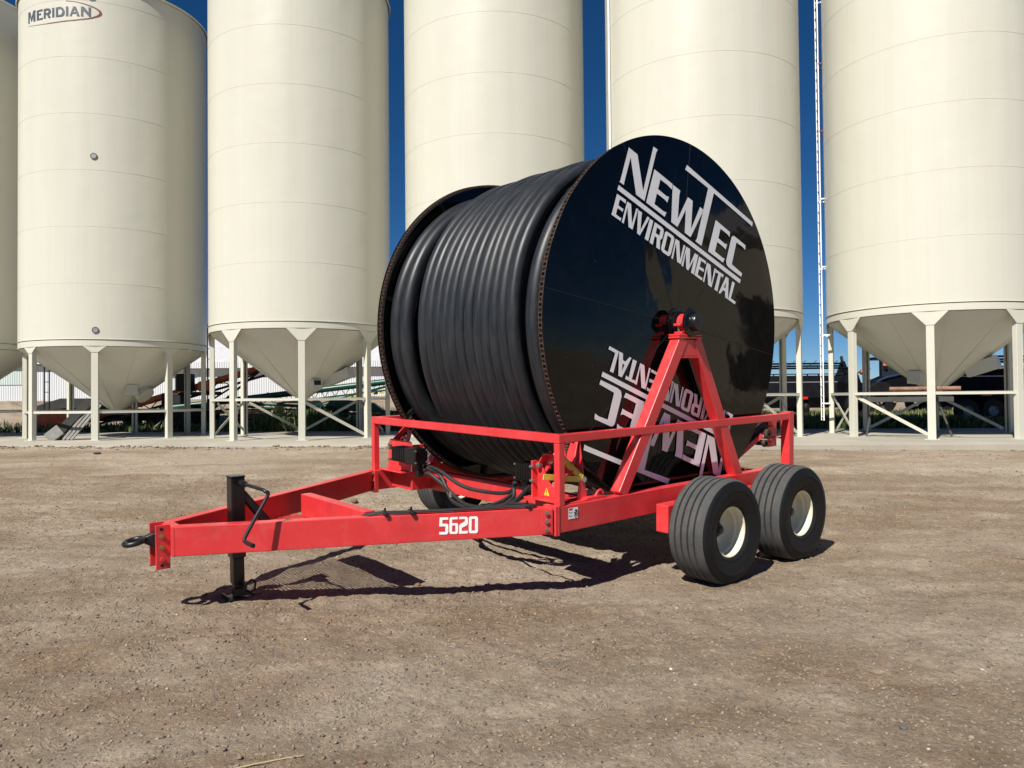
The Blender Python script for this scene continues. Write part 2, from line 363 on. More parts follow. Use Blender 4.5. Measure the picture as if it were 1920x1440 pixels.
PADZ = 0.46
def hashn(ix, iy, s):
    h = np.sin(ix * 127.1 + iy * 311.7 + s * 74.7) * 43758.5453; return h - np.floor(h)
def vnoise(x, y, s=0):
    ix, iy = np.floor(x), np.floor(y); fx, fy = x - ix, y - iy; fx = fx * fx * (3 - 2 * fx); fy = fy * fy * (3 - 2 * fy)
    a, b, c, d = hashn(ix, iy, s), hashn(ix + 1, iy, s), hashn(ix, iy + 1, s), hashn(ix + 1, iy + 1, s)
    return (a * (1 - fx) + b * fx) * (1 - fy) + (c * (1 - fx) + d * fx) * fy - 0.5
def zground(x, y, rough=True):
    x = np.asarray(x, float); y = np.asarray(y, float)
    yc = np.clip(y, -12, 40); xc = np.clip(x, -40, 40)
    z = _co[0] + _co[1] * np.clip(xc, -14, 12) + _co[2] * yc
    for (px, py, _), wt in zip(_pts, _wt): z = z + wt * np.exp(-((x - px) ** 2 + (y - py) ** 2) / (2 * 1.8 ** 2))
    d = y - PADL(xc)
    flat = 0.355 - 0.0035 * np.clip(x, -14, 14)
    t = sstep(-1.5, 0.0, d); z = z * (1 - t) + np.minimum(z, flat) * t
    t = sstep(-0.1, 0.6, d); z = z * (1 - t) + 0.36 * t
    lip = np.exp(-((d + .12) / .32) ** 2) * sstep(3, -2, x) * .075 * (0.7 + 1.2 * vnoise(x * 2.2, y * 2.2, 21)); z = np.where(d < 0.0, z + lip, z)
    back = sstep(8.8, 34, d) * (0.25 + 1.05 * sstep(9, -6, x)); z = z + back + sstep(7, 9.5, d) * 0.05
    if rough:
        k = np.where((d > -0.3) & (d < 8), 0.0, 1.0)
        z = z + k * (0.030 * vnoise(x * 0.9, y * 0.9, 1) + 0.020 * vnoise(x * 2.7 + y * .5, y * 2.7, 2) + (0.014 * vnoise(x * 7, y * 7, 3) + 0.016 * vnoise(x * 15, y * 15, 4) * sstep(-.1, .3, vnoise(x * 1.3, y * 1.3, 12)) + 0.012 * vnoise(x * 31, y * 31, 5) * (.35 + 1.3 * sstep(-.1, .25, vnoise(x * .9, y * 1.6, 13)))))
        pt = sstep(.12, .32, vnoise(x * .45 + 3, y * .9, 31)); z = z + k * pt * (.020 * vnoise(x * 9, y * 11, 32) + .016 * vnoise(x * 21, y * 24, 33))
        # old wheel ruts crossing the yard on the right and left
        for (x0, y0, sl, wd, dp) in ((4.5, 6.6, 0.10, 0.16, 0.020), (4.5, 7.35, 0.10, 0.16, 0.018), (-4, 4.5, 0.22, 0.14, 0.012), (-4, 8.2, -0.05, 0.15, 0.014), (6, 9.6, -0.12, 0.2, 0.02), (0, 13.5, 0.03, 0.25, 0.02)):
            dd = y - (y0 + sl * (x - x0)); rut = np.exp(-(dd / wd) ** 2) * 1.5 - 1.1 * np.exp(-((np.abs(dd) - wd * 1.6) / (wd * .6)) ** 2)
            z = z - dp * rut * (0.6 + vnoise(x * 5, y * 5, 9)) * sstep(1.2, 2.4, np.abs(x - 1.0) + 0 * y)
    return z
def axis_pts(lo, a, b, hi, fine, grow=1.09, cap=12.0):
    c = list(np.arange(a, b, fine)); s = fine
    while c[-1] < hi: s = min(s * grow, cap); c.append(c[-1] + s)
    s = fine
    while c[0] > lo: s = min(s * grow, cap); c.insert(0, c[0] - s)
    return np.array(c)
def build_ground():
    xs = axis_pts(-900, -6.5, 7.5, 900, 0.034, 1.045, 60); ys = axis_pts(-200, 2.6, 11.5, 1500, 0.028, 1.035, 60)
    X, Y = np.meshgrid(xs, ys); Z = zground(X, Y)
    me = bpy.data.meshes.new('ground'); nx, ny = len(xs), len(ys)
    co = np.stack([X, Y, Z], -1).reshape(-1, 3)
    i = np.arange(ny - 1)[:, None] * nx + np.arange(nx - 1)[None]; q = np.stack([i, i + 1, i + nx + 1, i + nx], -1).reshape(-1, 4)
    me.vertices.add(len(co)); me.vertices.foreach_set('co', co.ravel()); me.loops.add(q.size); me.loops.foreach_set('vertex_index', q.ravel().astype(np.int32))
    me.polygons.add(len(q)); me.polygons.foreach_set('loop_start', (np.arange(len(q)) * 4).astype(np.int32)); me.polygons.foreach_set('use_smooth', np.ones(len(q), bool))
    me.update(); me.materials.append(GROUND)
    o = bpy.data.objects.new('ground', me); COL.objects.link(o); o['kind'] = 'structure'
build_ground()

def stones(name, n, xr, yr, smin, smax, power, m, zone=None, label=None):
    # many small rounded stones lying on the ground, one object
    t = (1 + 5 ** .5) / 2
    ico = np.array([(-1, t, 0), (1, t, 0), (-1, -t, 0), (1, -t, 0), (0, -1, t), (0, 1, t), (0, -1, -t), (0, 1, -t), (t, 0, -1), (t, 0, 1), (-t, 0, -1), (-t, 0, 1)], float); ico /= np.linalg.norm(ico[0])
    fc = np.array([(0, 11, 5), (0, 5, 1), (0, 1, 7), (0, 7, 10), (0, 10, 11), (1, 5, 9), (5, 11, 4), (11, 10, 2), (10, 7, 6), (7, 1, 8), (3, 9, 4), (3, 4, 2), (3, 2, 6), (3, 6, 8), (3, 8, 9), (4, 9, 5), (2, 4, 11), (6, 2, 10), (8, 6, 7), (9, 8, 1)])
    y = yr[0] + (yr[1] - yr[0]) * rng.random(n) ** power; x = (rng.random(n) * 2 - 1) * (xr * (0.25 + 0.75 * (y / yr[1])))
    if zone is not None:
        keep = zone(x, y); x, y = x[keep], y[keep]; n = len(x)
    s = smin + (smax - smin) * rng.random(n) ** 6
    z = zground(x, y) + s * 0.12
    dim = np.stack([rng.uniform(.8, 1.3, n), rng.uniform(.7, 1.1, n), rng.uniform(.4, .75, n)], -1) * s[:, None]
    a = rng.random(n) * 2 * PI; ca, sa = np.cos(a), np.sin(a)
    P = ico[None] * dim[:, None] * rng.uniform(.8, 1.2, (n, 12, 1))
    Q = np.stack([P[..., 0] * ca[:, None] - P[..., 1] * sa[:, None] + x[:, None], P[..., 0] * sa[:, None] + P[..., 1] * ca[:, None] + y[:, None], P[..., 2] + z[:, None]], -1).reshape(-1, 3)
    Fc = (fc[None] + (np.arange(n) * 12)[:, None, None]).reshape(-1, 3)
    me = bpy.data.meshes.new(name); me.vertices.add(len(Q)); me.vertices.foreach_set('co', Q.ravel()); me.loops.add(Fc.size); me.loops.foreach_set('vertex_index', Fc.ravel().astype(np.int32))
    me.polygons.add(len(Fc)); me.polygons.foreach_set('loop_start', (np.arange(len(Fc)) * 3).astype(np.int32)); me.update(); me.materials.append(m)
    o = bpy.data.objects.new(name, me); COL.objects.link(o); tag(o, label, 'gravel', kind='stuff'); return o
stones('loose_gravel', 120000, 9.5, (2.6, 13), 0.0022, 0.014, 1.3, STONE, label='small loose stones strewn over the dirt yard')
stones('soil_clods', 36000, 11, (4.5, 17.5), 0.003, 0.019, .75, CLODM, zone=lambda x, y: (vnoise(x * .45 + 3, y * .9, 31) > .10 + .22 * rng.random(len(x))) | (rng.random(len(x)) < .07), label='crumbly brown soil clods in the churned patches of the yard')
stones('coarse_rubble', 60000, 15, (14, 21), 0.008, 0.06, 1.0, STONE, zone=lambda x, y: (np.abs(y - PADL(x) + 0.22) < 0.10 + 0.55 * rng.random(len(x)) ** 3) & (rng.random(len(x)) < np.where(x < 1, .9, .12)), label='coarse grey rubble along the front edge of the concrete pad')

def rock(x, y, r, lab, m=STONE, sz=.7, gr=None):
    mb = MB(); b = bmesh.new(); bmesh.ops.create_icosphere(b, subdivisions=2, radius=r)
    for v in b.verts: v.co *= 1 + random.uniform(-.16, .16); v.co.z *= sz
    vs = [tuple(v.co) for v in b.verts]; fs = [tuple(l.vert.index for l in f.loops) for f in b.faces]; b.free(); mb.add(vs, fs)
    o = mb.build('rock', m, loc=(x, y, float(zground(x, y)) + r * .3)); tag(o, lab, 'rock', gr)
CLOD = simple('brown_clod', (0.17, 0.10, 0.06), 0.95, var=0.3, scale=30, bmp=0.4); PALE = simple('pale_stone', (0.55, 0.50, 0.42), 0.8, var=0.15, scale=20); DARKST = simple('dark_stone', (0.10, 0.09, 0.09), 0.8, var=0.3, scale=20)

# ------------------------------------------------------------------ concrete pad
def build_pad():
    mb = MB(); xs = np.arange(-30, 31, 0.5); prev = None; vs = []; fs = []
    for i, x in enumerate(xs):
        yf = float(PADL(x)) + 0.02 * math.sin(x * 3.1) + 0.015 * math.sin(x * 7.7); yb = yf + 8.3
        vs += [(x, yf, 0.1), (x, yf, PADZ - .012), (x, yf + .015, PADZ), (x, yb, PADZ), (x, yb, 0.1)]
        if i:
            a = (i - 1) * 5; b_ = i * 5
            for k in range(4): fs.append((a + k, b_ + k, b_ + k + 1, a + k + 1))
    mb.add(vs, fs); o = mb.build('concrete_pad', CONC); tag(o, kind='structure')
build_pad()

# ------------------------------------------------------------------ grain bins
RB = 2.74
def build_bin(cx, cy, zring, zeave, zapex, label, brace, gus=(0.82, 0.34), ports=(), boxes=(), course=1.67, simple_=False, zbr=None, legphase=15.0):
    root = empty('grain_bin', (cx, cy, PADZ)); tag(root, label, 'grain bin', 'row of cream hopper-bottom grain bins')
    Z = lambda z: z - PADZ
    rt = zring + 0.187
    prof = [(RB - .03, rt + .006), (RB + .015, rt + .007), (RB + .022, rt + .009), (RB + .022, rt + .02), (RB + .018, rt + .022), (RB, rt + .024), (RB, rt + .04), (RB, rt + .10)]; z = rt
    while z + course < zeave:
        z += course; prof += [(RB, z - .03), (RB, z - .010), (RB + .0035, z - .008), (RB + .0035, z + .002), (RB, z + .004), (RB, z + .03)]
    prof += [(RB, zeave)]
    MB().lathe([(r, Z(h)) for r, h in prof], n=144).build('shell', BIN, root)
    MB().lathe([(RB - .03, Z(rt - .004)), (RB - .001, Z(rt - .005)), (RB, Z(rt - .007)), (RB, Z(rt - .02)), (RB, Z(zring + .02)), (RB, Z(zring + .002)), (RB - .001, Z(zring)), (RB - .05, Z(zring))], n=144).build('skirt_ring', BIN, root)
    MB().lathe([(RB + .05, Z(zeave - .05)), (RB + .07, Z(zeave)), (RB + .02, Z(zeave + .03)), (.35, Z(zeave + 1.42)), (.33, Z(zeave + 1.7)), (.01, Z(zeave + 1.75))], n=96).build('roof', BIN, root)
    mb = MB().lathe([(RB - .06, Z(zring - .01)), (RB - .075, Z(zring - .05)), (.22, Z(zapex + .06)), (.22, Z(zapex - .06)), (.02, Z(zapex - .06))], n=96)
    for k in range(12):
        a = 2 * PI * (k + .3) / 12; mb.bar(((RB - .12) * math.cos(a), (RB - .12) * math.sin(a), Z(zring - .085)), (.26 * math.cos(a), .26 * math.sin(a), Z(zapex + .07)), .035, .006)
    mb.build('hopper_cone', BIN, root)
    ph = [math.radians(legphase + 45 * k) for k in range(8)]
    P = [(RB * math.sin(a), -RB * math.cos(a)) for a in ph]
    def legmesh(a):
        mb = MB(); rx, ry = math.sin(a), -math.cos(a); tx, ty = math.cos(a), math.sin(a)
        def L(t, r, zz): return ((RB + r) * rx + t * tx, (RB + r) * ry + t * ty, zz)
        def obox(t0, t1, r0, r1, z0, z1):
            mb.add([L(t, r, zz) for t in (t0, t1) for r in (r0, r1) for zz in (z0, z1)], [(0, 1, 3, 2), (4, 6, 7, 5), (0, 4, 5, 1), (2, 3, 7, 6), (0, 2, 6, 4), (1, 5, 7, 3)])
        # channel: web outside, two flanges inward
        obox(-.092, .092, -.036, -.026, .012, Z(zring) - .006); obox(-.092, -.082, -.15, -.036, .012, Z(zring) - .03); obox(.082, .092, -.15, -.036, .012, Z(zring) - .03)
        obox(-.092, -.03, -.158, -.15, .012, Z(zring) - .04); obox(.03, .092, -.158, -.15, .012, Z(zring) - .04)
        gw, gh = gus; zt = Z(zring) - .004
        g = [(-gw / 2, zt), (gw / 2, zt), (.094, zt - gh), (-.094, zt - gh)]
        vs = [L(t, r, zz) for r in (-.025, -.015) for t, zz in g]
        mb.add(vs, [(0, 1, 2, 3), (7, 6, 5, 4), (0, 4, 5, 1), (1, 5, 6, 2), (2, 6, 7, 3), (3, 7, 4, 0)])
        obox(-.17, .17, -.17, .07, 0.0, .012)
        return mb
    for a in ph: legmesh(a).build('leg', BIN, root, bevel=.004, seg=1)
    zb = zbr if zbr is not None else 1.62
    for k in range(8):
        a, b = P[k], P[(k + 1) % 8]; d = (Vector((*b, 0)) - Vector((*a, 0))).normalized() * .10
        pa = Vector((*a, 0)) + d; pb = Vector((*b, 0)) - d
        MB().bar((pa.x * .985, pa.y * .985, Z(zb)), (pb.x * .985, pb.y * .985, Z(zb)), .012, .075).bar((pa.x * .975, pa.y * .975, Z(zb) + .034), (pb.x * .975, pb.y * .975, Z(zb) + .034), .07, .008).build('girt', BIN, root)
        m_ = brace.get(k)
        if m_:
            for mode in m_:
                s0, s1 = (pa, pb) if mode == 'd' else (pb, pa); off = .955 if mode == 'd' else .93
                MB().bar((s0.x * off, s0.y * off, Z(zb) - .09), (s1.x * off, s1.y * off, .12), .012, .085).build('brace', BIN, root)
    for (phi, zz) in ports:
        mb = MB(); rx, ry = math.sin(phi), -math.cos(phi)
        c0 = Vector((RB * rx, RB * ry, Z(zz))); n_ = Vector((rx, ry, 0))
        f = mb.tube([c0 + n_ * .0, c0 + n_ * .022], .095, 24).build('sight_port', GREY, root, bevel=.006)
        MB().tube([c0 + n_ * .023, c0 + n_ * .026], .070, 24).build('port_glass', GALV, f)
    for (phi, zz, wd, ht, ln, up, opening) in boxes:     # chutes standing out of the cone
        rx, ry = math.sin(phi), -math.cos(phi); t = (zring - .05 - zz) / (zring - zapex); rc = (RB - .075) * (1 - t) + .22 * t
        n_ = Vector((rx, ry, 0)); c0 = Vector((rx * rc * .88, ry * rc * .88, Z(zz))); c1 = c0 + n_ * (ln + rc * .12) + Vector((0, 0, up))
        ch = MB().bar(c0, c1, wd, ht).build('spout', BIN, root, bevel=.008)
        if opening:
            MB().bar(c1 - n_ * .005, c1 + n_ * .006, wd * .72, ht * .72).build('spout_opening', BLKMATT, ch)
        else:
            MB().bar(c1 - (c1 - c0).normalized() * .05, c1 + (c1 - c0).normalized() * .02, wd * 1.12, ht * 1.12).build('spout_cap', BIN, ch, bevel=.006)
    MB().bar((-.42, 0, Z(zapex) - .10), (.42, 0, Z(zapex) - .10), .30, .07).build('slide_gate', GREY, root, bevel=.005)
    return root
XB = {5: 'du', 7: 'd', 2: 'd', 3: 'u'}
bin0 = build_bin(-19.3, 25.95, 3.36, 14.9, 1.35, 'cream grain bin mostly cut off by the left edge of the photo', {}, gus=(.62, .18), zbr=1.3)
bin1 = build_bin(-12.94, 24.91, 3.24, 14.0, 1.31, 'cream grain bin with the dark MERIDIAN lettering and swoosh near its top', {}, gus=(.62, .18), zbr=1.30,
                 ports=((0.2565, 8.83), (0.2728, 3.704)), boxes=((0.82, 1.93, .30, .30, .22, .04, False),))
# round access hatch on the cone of the first bin
a_ = 1.32; n_ = Vector((math.sin(a_), -math.cos(a_), -.95)).normalized(); c_ = Vector((math.sin(a_) * 1.02, -math.cos(a_) * 1.02, 1.86 - PADZ))
hat = MB().tube([c_ - n_ * .05, c_ + n_ * .10], .27, 28).build('access_hatch', BIN, bin1, bevel=.01); MB().tube([c_ + n_ * .101, c_ + n_ * .13], .29, 28).build('hatch_rim', BIN, hat)
bin2 = build_bin(-6.575, 23.85, 3.61, 14.1, 1.63, 'cream grain bin second from the left of the full bins, left of the black reel', {5: 'du', 0: 'd', 6: '', 2: 'u', 3: 'd', 4: 'u'},
                 boxes=((0.72, 2.02, .30, .30, .26, .06, True), (1.35, 2.15, .42, .28, .70, .28, False)))
bin3 = build_bin(-0.461, 23.28, 3.62, 14.6, 1.63, 'cream grain bin directly behind the wound black hose of the reel', {5: 'du', 6: 'd', 0: 'd', 2: 'u'})
bin4 = build_bin(5.608, 22.22, 3.66, 14.6, 1.66, 'cream grain bin behind the lettered black disc, its right legs showing past it', {0: 'd', 1: 'u', 2: 'd', 3: 'u'})
bin5 = build_bin(11.8, 21.3, 3.66, 14.6, 1.67, 'cream grain bin at the right edge with a tall ladder on its left side', {5: 'du', 6: 'd', 7: '', 2: 'u', 3: 'd'},
                 boxes=((-1.02, 2.02, .33, .30, .22, .04, False), (.85, 2.2, .45, .33, .62, .24, False)))
# seam pipe down the left edge of the fourth bin
MB().tube([(-2.73, -.55, 0.2 + 3.2), (-2.73, -.55, 14.0)], .028, 8).build('vent_pipe', WHITEV, bin4)
# no bins beyond; an added shed shape off right shows in the gloss
# lettering on the second bin from the left
MER = [[[[[-0.5555,13.262],[-0.5148,13.272],[-0.4891,13.054],[-0.4572,13.267],[-0.4194,13.263],[-0.4194,13.237],[-0.4268,13.225],[-0.4243,12.953],[-0.4213,12.938],[-0.4569,12.946],[-0.4555,13.152],[-0.489,12.947],[-0.5234,13.171],[-0.5302,12.955],[-0.5257,12.938],[-0.5578,12.941],[-0.5503,12.956],[-0.5507,13.245]]],[[[-0.4049,13.228],[-0.3144,13.241],[-0.3143,13.161],[-0.3207,13.191],[-0.3714,13.193],[-0.3713,13.123],[-0.3465,13.119],[-0.3367,13.139],[-0.3366,13.065],[-0.3451,13.083],[-0.3699,13.082],[-0.3698,12.969],[-0.3237,12.98],[-0.3129,13.008],[-0.3128,12.931],[-0.4011,12.939],[-0.3975,12.964],[-0.3978,13.204]]],[[[-0.2999,13.228],[-0.2418,13.231],[-0.2131,13.208],[-0.203,13.138],[-0.2102,13.074],[-0.2272,13.053],[-0.2046,12.953],[-0.2018,12.946],[-0.2329,12.939],[-0.2563,13.051],[-0.2723,13.054],[-0.2723,12.957],[-0.2693,12.943],[-0.2997,12.949],[-0.2954,12.967],[-0.2944,13.205]],[[-0.2712,13.178],[-0.2417,13.18],[-0.2302,13.14],[-0.2388,13.097],[-0.2712,13.099]]],[[[-0.1881,13.22],[-0.1593,13.225],[-0.1625,13.206],[-0.1624,12.965],[-0.1591,12.947],[-0.189,12.945],[-0.1852,12.964],[-0.1853,13.202]]],[[[-0.1476,13.222],[-0.0906,13.234],[-0.058,13.194],[-0.0432,13.1],[-0.048,13.001],[-0.0703,12.951],[-0.1448,12.944],[-0.1411,12.963],[-0.1412,13.201]],[[-0.1187,13.176],[-0.0905,13.178],[-0.0704,13.136],[-0.0679,13.056],[-0.0854,12.999],[-0.1186,12.991]]],[[[-0.031,13.237],[-0.0021,13.236],[-0.0045,13.216],[-0.0044,12.972],[-0.002,12.956],[-0.0309,12.958],[-0.027,12.973],[-0.0271,13.217]]],[[[0.0451,13.236],[0.0751,13.238],[0.1116,12.984],[0.1175,12.963],[0.0844,12.959],[0.0889,12.982],[0.0798,13.034],[0.0405,13.031],[0.0312,12.978],[0.0358,12.959],[0.0076,12.959],[0.0147,12.978],[0.0474,13.216]],[[0.059,13.164],[0.0738,13.073],[0.0451,13.071]]],[[[0.1251,13.237],[0.1564,13.243],[0.2049,13.088],[0.2049,13.221],[0.2005,13.235],[0.2311,13.241],[0.2246,13.219],[0.2246,12.968],[0.2071,12.97],[0.1497,13.142],[0.1498,12.984],[0.1533,12.96],[0.1252,12.964],[0.1296,12.98],[0.1296,13.218]]],[[[0.207,13.512],[0.2201,13.543],[0.2419,13.56],[0.2636,13.557],[0.2766,13.522],[0.2744,13.481],[0.2593,13.446],[0.2289,13.437],[0.2114,13.461]],[[0.2245,13.498],[0.2419,13.523],[0.2593,13.509],[0.2571,13.481],[0.2419,13.463],[0.2289,13.466]]]],[[[-0.0311,13.42],[-0.0311,13.406]],[[0.082,13.386],[0.082,13.373]],[[0.1541,13.347],[0.1541,13.328]],[[0.2246,13.295],[0.2202,13.275]],[[0.2593,13.263],[0.2528,13.245]],[[0.2852,13.23],[0.2766,13.21]],[[0.3239,13.166],[0.3046,13.141]],[[0.3346,13.107],[0.3098,13.096]],[[0.3282,13.044],[0.3003,13.046]],[[0.2982,12.986],[0.2809,13.006]],[[0.242,12.924],[0.242,12.956]],[[0.1984,12.891],[0.1984,12.917]],[[0.1542,12.865],[0.1542,12.889]],[[0.0638,12.825],[0.0638,12.849]],[[-0.0308,12.802],[-0.0308,12.823]],[[-0.1056,12.784],[-0.1056,12.803]],[[-0.1851,12.773],[-0.1851,12.792]],[[-0.2709,12.773],[-0.2709,12.787]],[[-0.3662,12.788],[-0.3662,12.8]],[[-0.4528,12.812],[-0.4528,12.822]],[[-0.5549,12.859],[-0.5549,12.867]]]]
def mm(p, r=RB + .012): return (r * math.sin(p[0]), -r * math.cos(p[0]), p[1] - PADZ)
decal('maker_lettering', MER[0][:-1], mm, DKTEXT, bin1); decal('script_lettering', MER[0][-1:], mm, DKTEXT, bin1)
mb = MB(); n = len(MER[1]); mb.add([mm(p) for ab in MER[1] for p in ab], [(2 * i, 2 * i + 1, 2 * i + 3, 2 * i + 2) for i in range(n - 1)]); mb.build('swoosh_emblem', MAROON, bin1, fixn=False)
# ladder
def ladder():
    root = empty('bin_ladder', (0, 0, 0)); tag(root, 'tall narrow white steel ladder standing off the left side of the right-hand bin', 'ladder')
    phi = math.radians(-112); R1 = RB + .26; rx, ry = math.sin(phi), -math.cos(phi); tx, ty = math.cos(phi), math.sin(phi)
    cx, cy = 11.93 + rx * R1, 21.3 + ry * R1; z0 = .85; z1 = 14.4
    th = phi + math.radians(9); ux, uy = math.cos(th), math.sin(th); st = [Vector((cx + ux * s, cy + uy * s, 0)) for s in (-.2, .2)]
    for s in st: MB().bar(s + V(0, 0, z0), s + V(0, 0, z1), .03, .03, up=(rx, ry, 0)).build('stile', WHITEV, root)
    z = z0 + .1
    while z < z1: MB().cyl(st[0] + V(0, 0, z), st[1] + V(0, 0, z), .012, 8).build('rung', WHITEV, root); z += .305
    z = 1.35; k = 0
    while z < z1:
        for s in st: MB().bar(s + V(0, 0, z), s - Vector((rx, ry, 0)) * .24 + V(0, 0, z), .05, .035).build('standoff', RUSTRED if k in (4, 5) else WHITEV, root)
        z += 2.0; k += 1
ladder()

# overhead cables running behind the bins
for i, (p, q) in enumerate((((-24.9, 34, 21.1), (-9.3, 34, 15.0)), ((-24.9, 34.2, 20.8), (-9.3, 34.2, 14.2)), ((-24.9, 34.4, 22.0), (-9.3, 34.4, 15.55)), ((-24.9, 34.6, 20.25), (-9.3, 34.6, 13.7)))):
    a, b = Vector(p), Vector(q); pts = [a.lerp(b, t / 16) - V(0, 0, .5 * 4 * (t / 16) * (1 - t / 16)) for t in range(17)]
    o = MB().tube(pts, .022, 6).build('overhead_cable', BLKMATT); tag(o, ('topmost of the', 'second from top of the', 'third from top of the', 'lowest of the')[(2, 0, 1, 3).index(i)] + ' thin dark cables crossing the sky behind the left bins', 'cable', 'cables behind the bins')

# ------------------------------------------------------------------ hose reel trailer
Mt = Matrix(((-0.7579780937620925, 0.6522767118575703, 0.0020737755569925492, 0.7712525), (-0.6516277207790988, -0.7570741332463392, -0.047117621772975224, 8.71390876), (-0.02916372556826735, -0.03706545477369349, 0.9988871954196821, 0), (0, 0, 0, 1)))
T = empty('hose_reel_trailer', mat=Mt); tag(T, 'red two-axle trailer carrying a huge black reel wound with black pipe', 'trailer')
W2, LF, LR, LD, ZT, BH, ZR = 1.5224, 1.8225, 1.9432, 2.6392, 0.801, 0.222, 1.4004
ZC, RD, BD = 2.3789, 1.8304, 1.3449
B4 = .006
# main frame: two long side beams and cross beams
fr = MB()
for s in (-1, 1): fr.box(-LR, LF, min(s * W2, s * (W2 - .10)), max(s * W2, s * (W2 - .10)), ZT - BH, ZT)
for a in (1.31, -1.33): fr.box(a - .05, a + .05, -W2 + .102, W2 - .102, ZT - BH + .003, ZT - .003)
frame = fr.build('main_frame', RED, T, bevel=B4)
for s in (-1, 1):
    pl = MB().box(LF, LF + .022, min(s * (W2 + .006), s * (W2 - .15)), max(s * (W2 + .006), s * (W2 - .15)), ZT - BH - .02, ZT + .006).build('joint_plate', RED, frame, bevel=.003)
# drawbar
db = MB()
for s in (-1, 1):
    p = Vector((LF + .046, s * (W2 - .05), ZT - BH / 2)); q = Vector((LF + LD, s * .09, ZT - BH / 2)); db.bar(p, q, .095, BH)
db.box(3.02, 3.12, -.585, .585, ZT - BH + .004, ZT - .004)
drawbar = db.build('drawbar', RED, T, bevel=B4)
for s in (-1, 1):
    MB().box(LF + .024, LF + .046, min(s * (W2 + .004), s * (W2 - .15)), max(s * (W2 + .004), s * (W2 - .15)), ZT - BH - .02, ZT + .006).build('joint_plate', RED, drawbar, bevel=.003)
    for z in (ZT - .03, ZT - .11, ZT - .19):
        MB().cyl((LF + .046, s * (W2 - .125), z), (LF + .066, s * (W2 - .125), z), .016, 6).build('bolt', BOLT, drawbar)
for s in (1, -1):
    d2 = Vector((LD - .046, -s * (W2 - .14), 0)).normalized(); n2 = Vector((s * (W2 - .14), LD - .046, 0)).normalized() * s
    n2 = Vector((-d2.y, d2.x, 0)); n2 = n2 if n2.y * s > 0 else -n2; base = Vector((LF + .046, s * (W2 - .05), 0)) + n2 * .0475 + d2 * .055
    pz = MB().bar(base + V(0, 0, ZT - BH + .012), base + V(0, 0, ZT - .012), .006, .085, up=tuple(n2.cross(Vector((0, 0, 1))))); pz.build('splice_strip', RED, drawbar, bevel=.002)
    for z in (ZT - .04, ZT - .11, ZT - .18): MB().cyl(base + n2 * .002 + V(0, 0, z), base + n2 * .024 + V(0, 0, z), .017, 6).build('bolt', BOLT, drawbar)
MB().box(LF + LD - .06, LF + LD + .012, -.145, .145, ZT - BH - .003, ZT + .003).build('end_cap', RED, drawbar, bevel=.01)
# open mesh tray between the drawbar beams
g = MB(); zg_ = ZT - BH + .02
def half(a): return max(0.02, .09 + (W2 - .14) * (LF + LD - a) / LD - .06)
a = 3.13
while a < 4.35: g.bar((a, -half(a), zg_), (a, half(a), zg_), .006, .005); a += .032
bb = -.6
while bb <= .6:
    amax = min(4.35, LF + LD - (abs(bb) - .03) * LD / (W2 - .14)) if abs(bb) > .09 else 4.35
    if amax > 3.2:
        x = 3.13; k = 0
        while x < amax - .05: g.bar((x, bb, zg_ + .004), (min(x + .032, amax), bb + (.014 if k % 2 else -.014), zg_ + .004), .005, .004); x += .032; k += 1
    bb += .035
g.build('mesh_tray', RED, drawbar)
NUM = [[[[1003,770],[933,769],[934,748],[980,750],[983,719],[950,718],[937,712],[933,696],[934,651],[939,638],[949,630],[1008,633],[1008,654],[960,652],[957,695],[1007,698]]],[[[914,768],[855,767],[856,748],[902,748],[903,718],[867,718],[857,712],[854,698],[856,646],[861,634],[873,630],[915,632],[924,641],[927,657],[924,749],[921,762]],[[903,700],[877,699],[878,649],[904,650]]],[[[845,767],[787,765],[777,757],[774,745],[775,709],[784,694],[825,676],[826,651],[776,651],[778,629],[849,630],[847,693],[838,708],[800,728],[799,747],[846,747]]],[[[758,765],[703,764],[695,755],[692,743],[694,641],[700,630],[709,626],[759,629],[767,639],[769,653],[767,750],[764,761]],[[744,744],[717,744],[718,649],[746,650]]]]
p0 = Vector((LF, W2, 0)); dv = Vector((LD, -(W2 - .14), 0)).normalized(); nrm = Vector((-dv.y, dv.x, 0))
if nrm.y < 0: nrm = -nrm
bp = Vector((LF + .046, W2 - .05, 0)); bq = Vector((LF + LD, .09, 0)); bd_ = (bq - bp).normalized(); bn = Vector((-bd_.y, bd_.x, 0)); bn = bn if bn.y > 0 else -bn
face0 = bp + bn * .0475
def nmap(p):
    X = p0 + dv * (p[0] / 1000.); X = X - bn * ((X - face0).dot(bn)) + bn * .003; return (X.x, X.y, p[1] / 1000.)
decal('number_marking', NUM, nmap, WHITEV, drawbar)
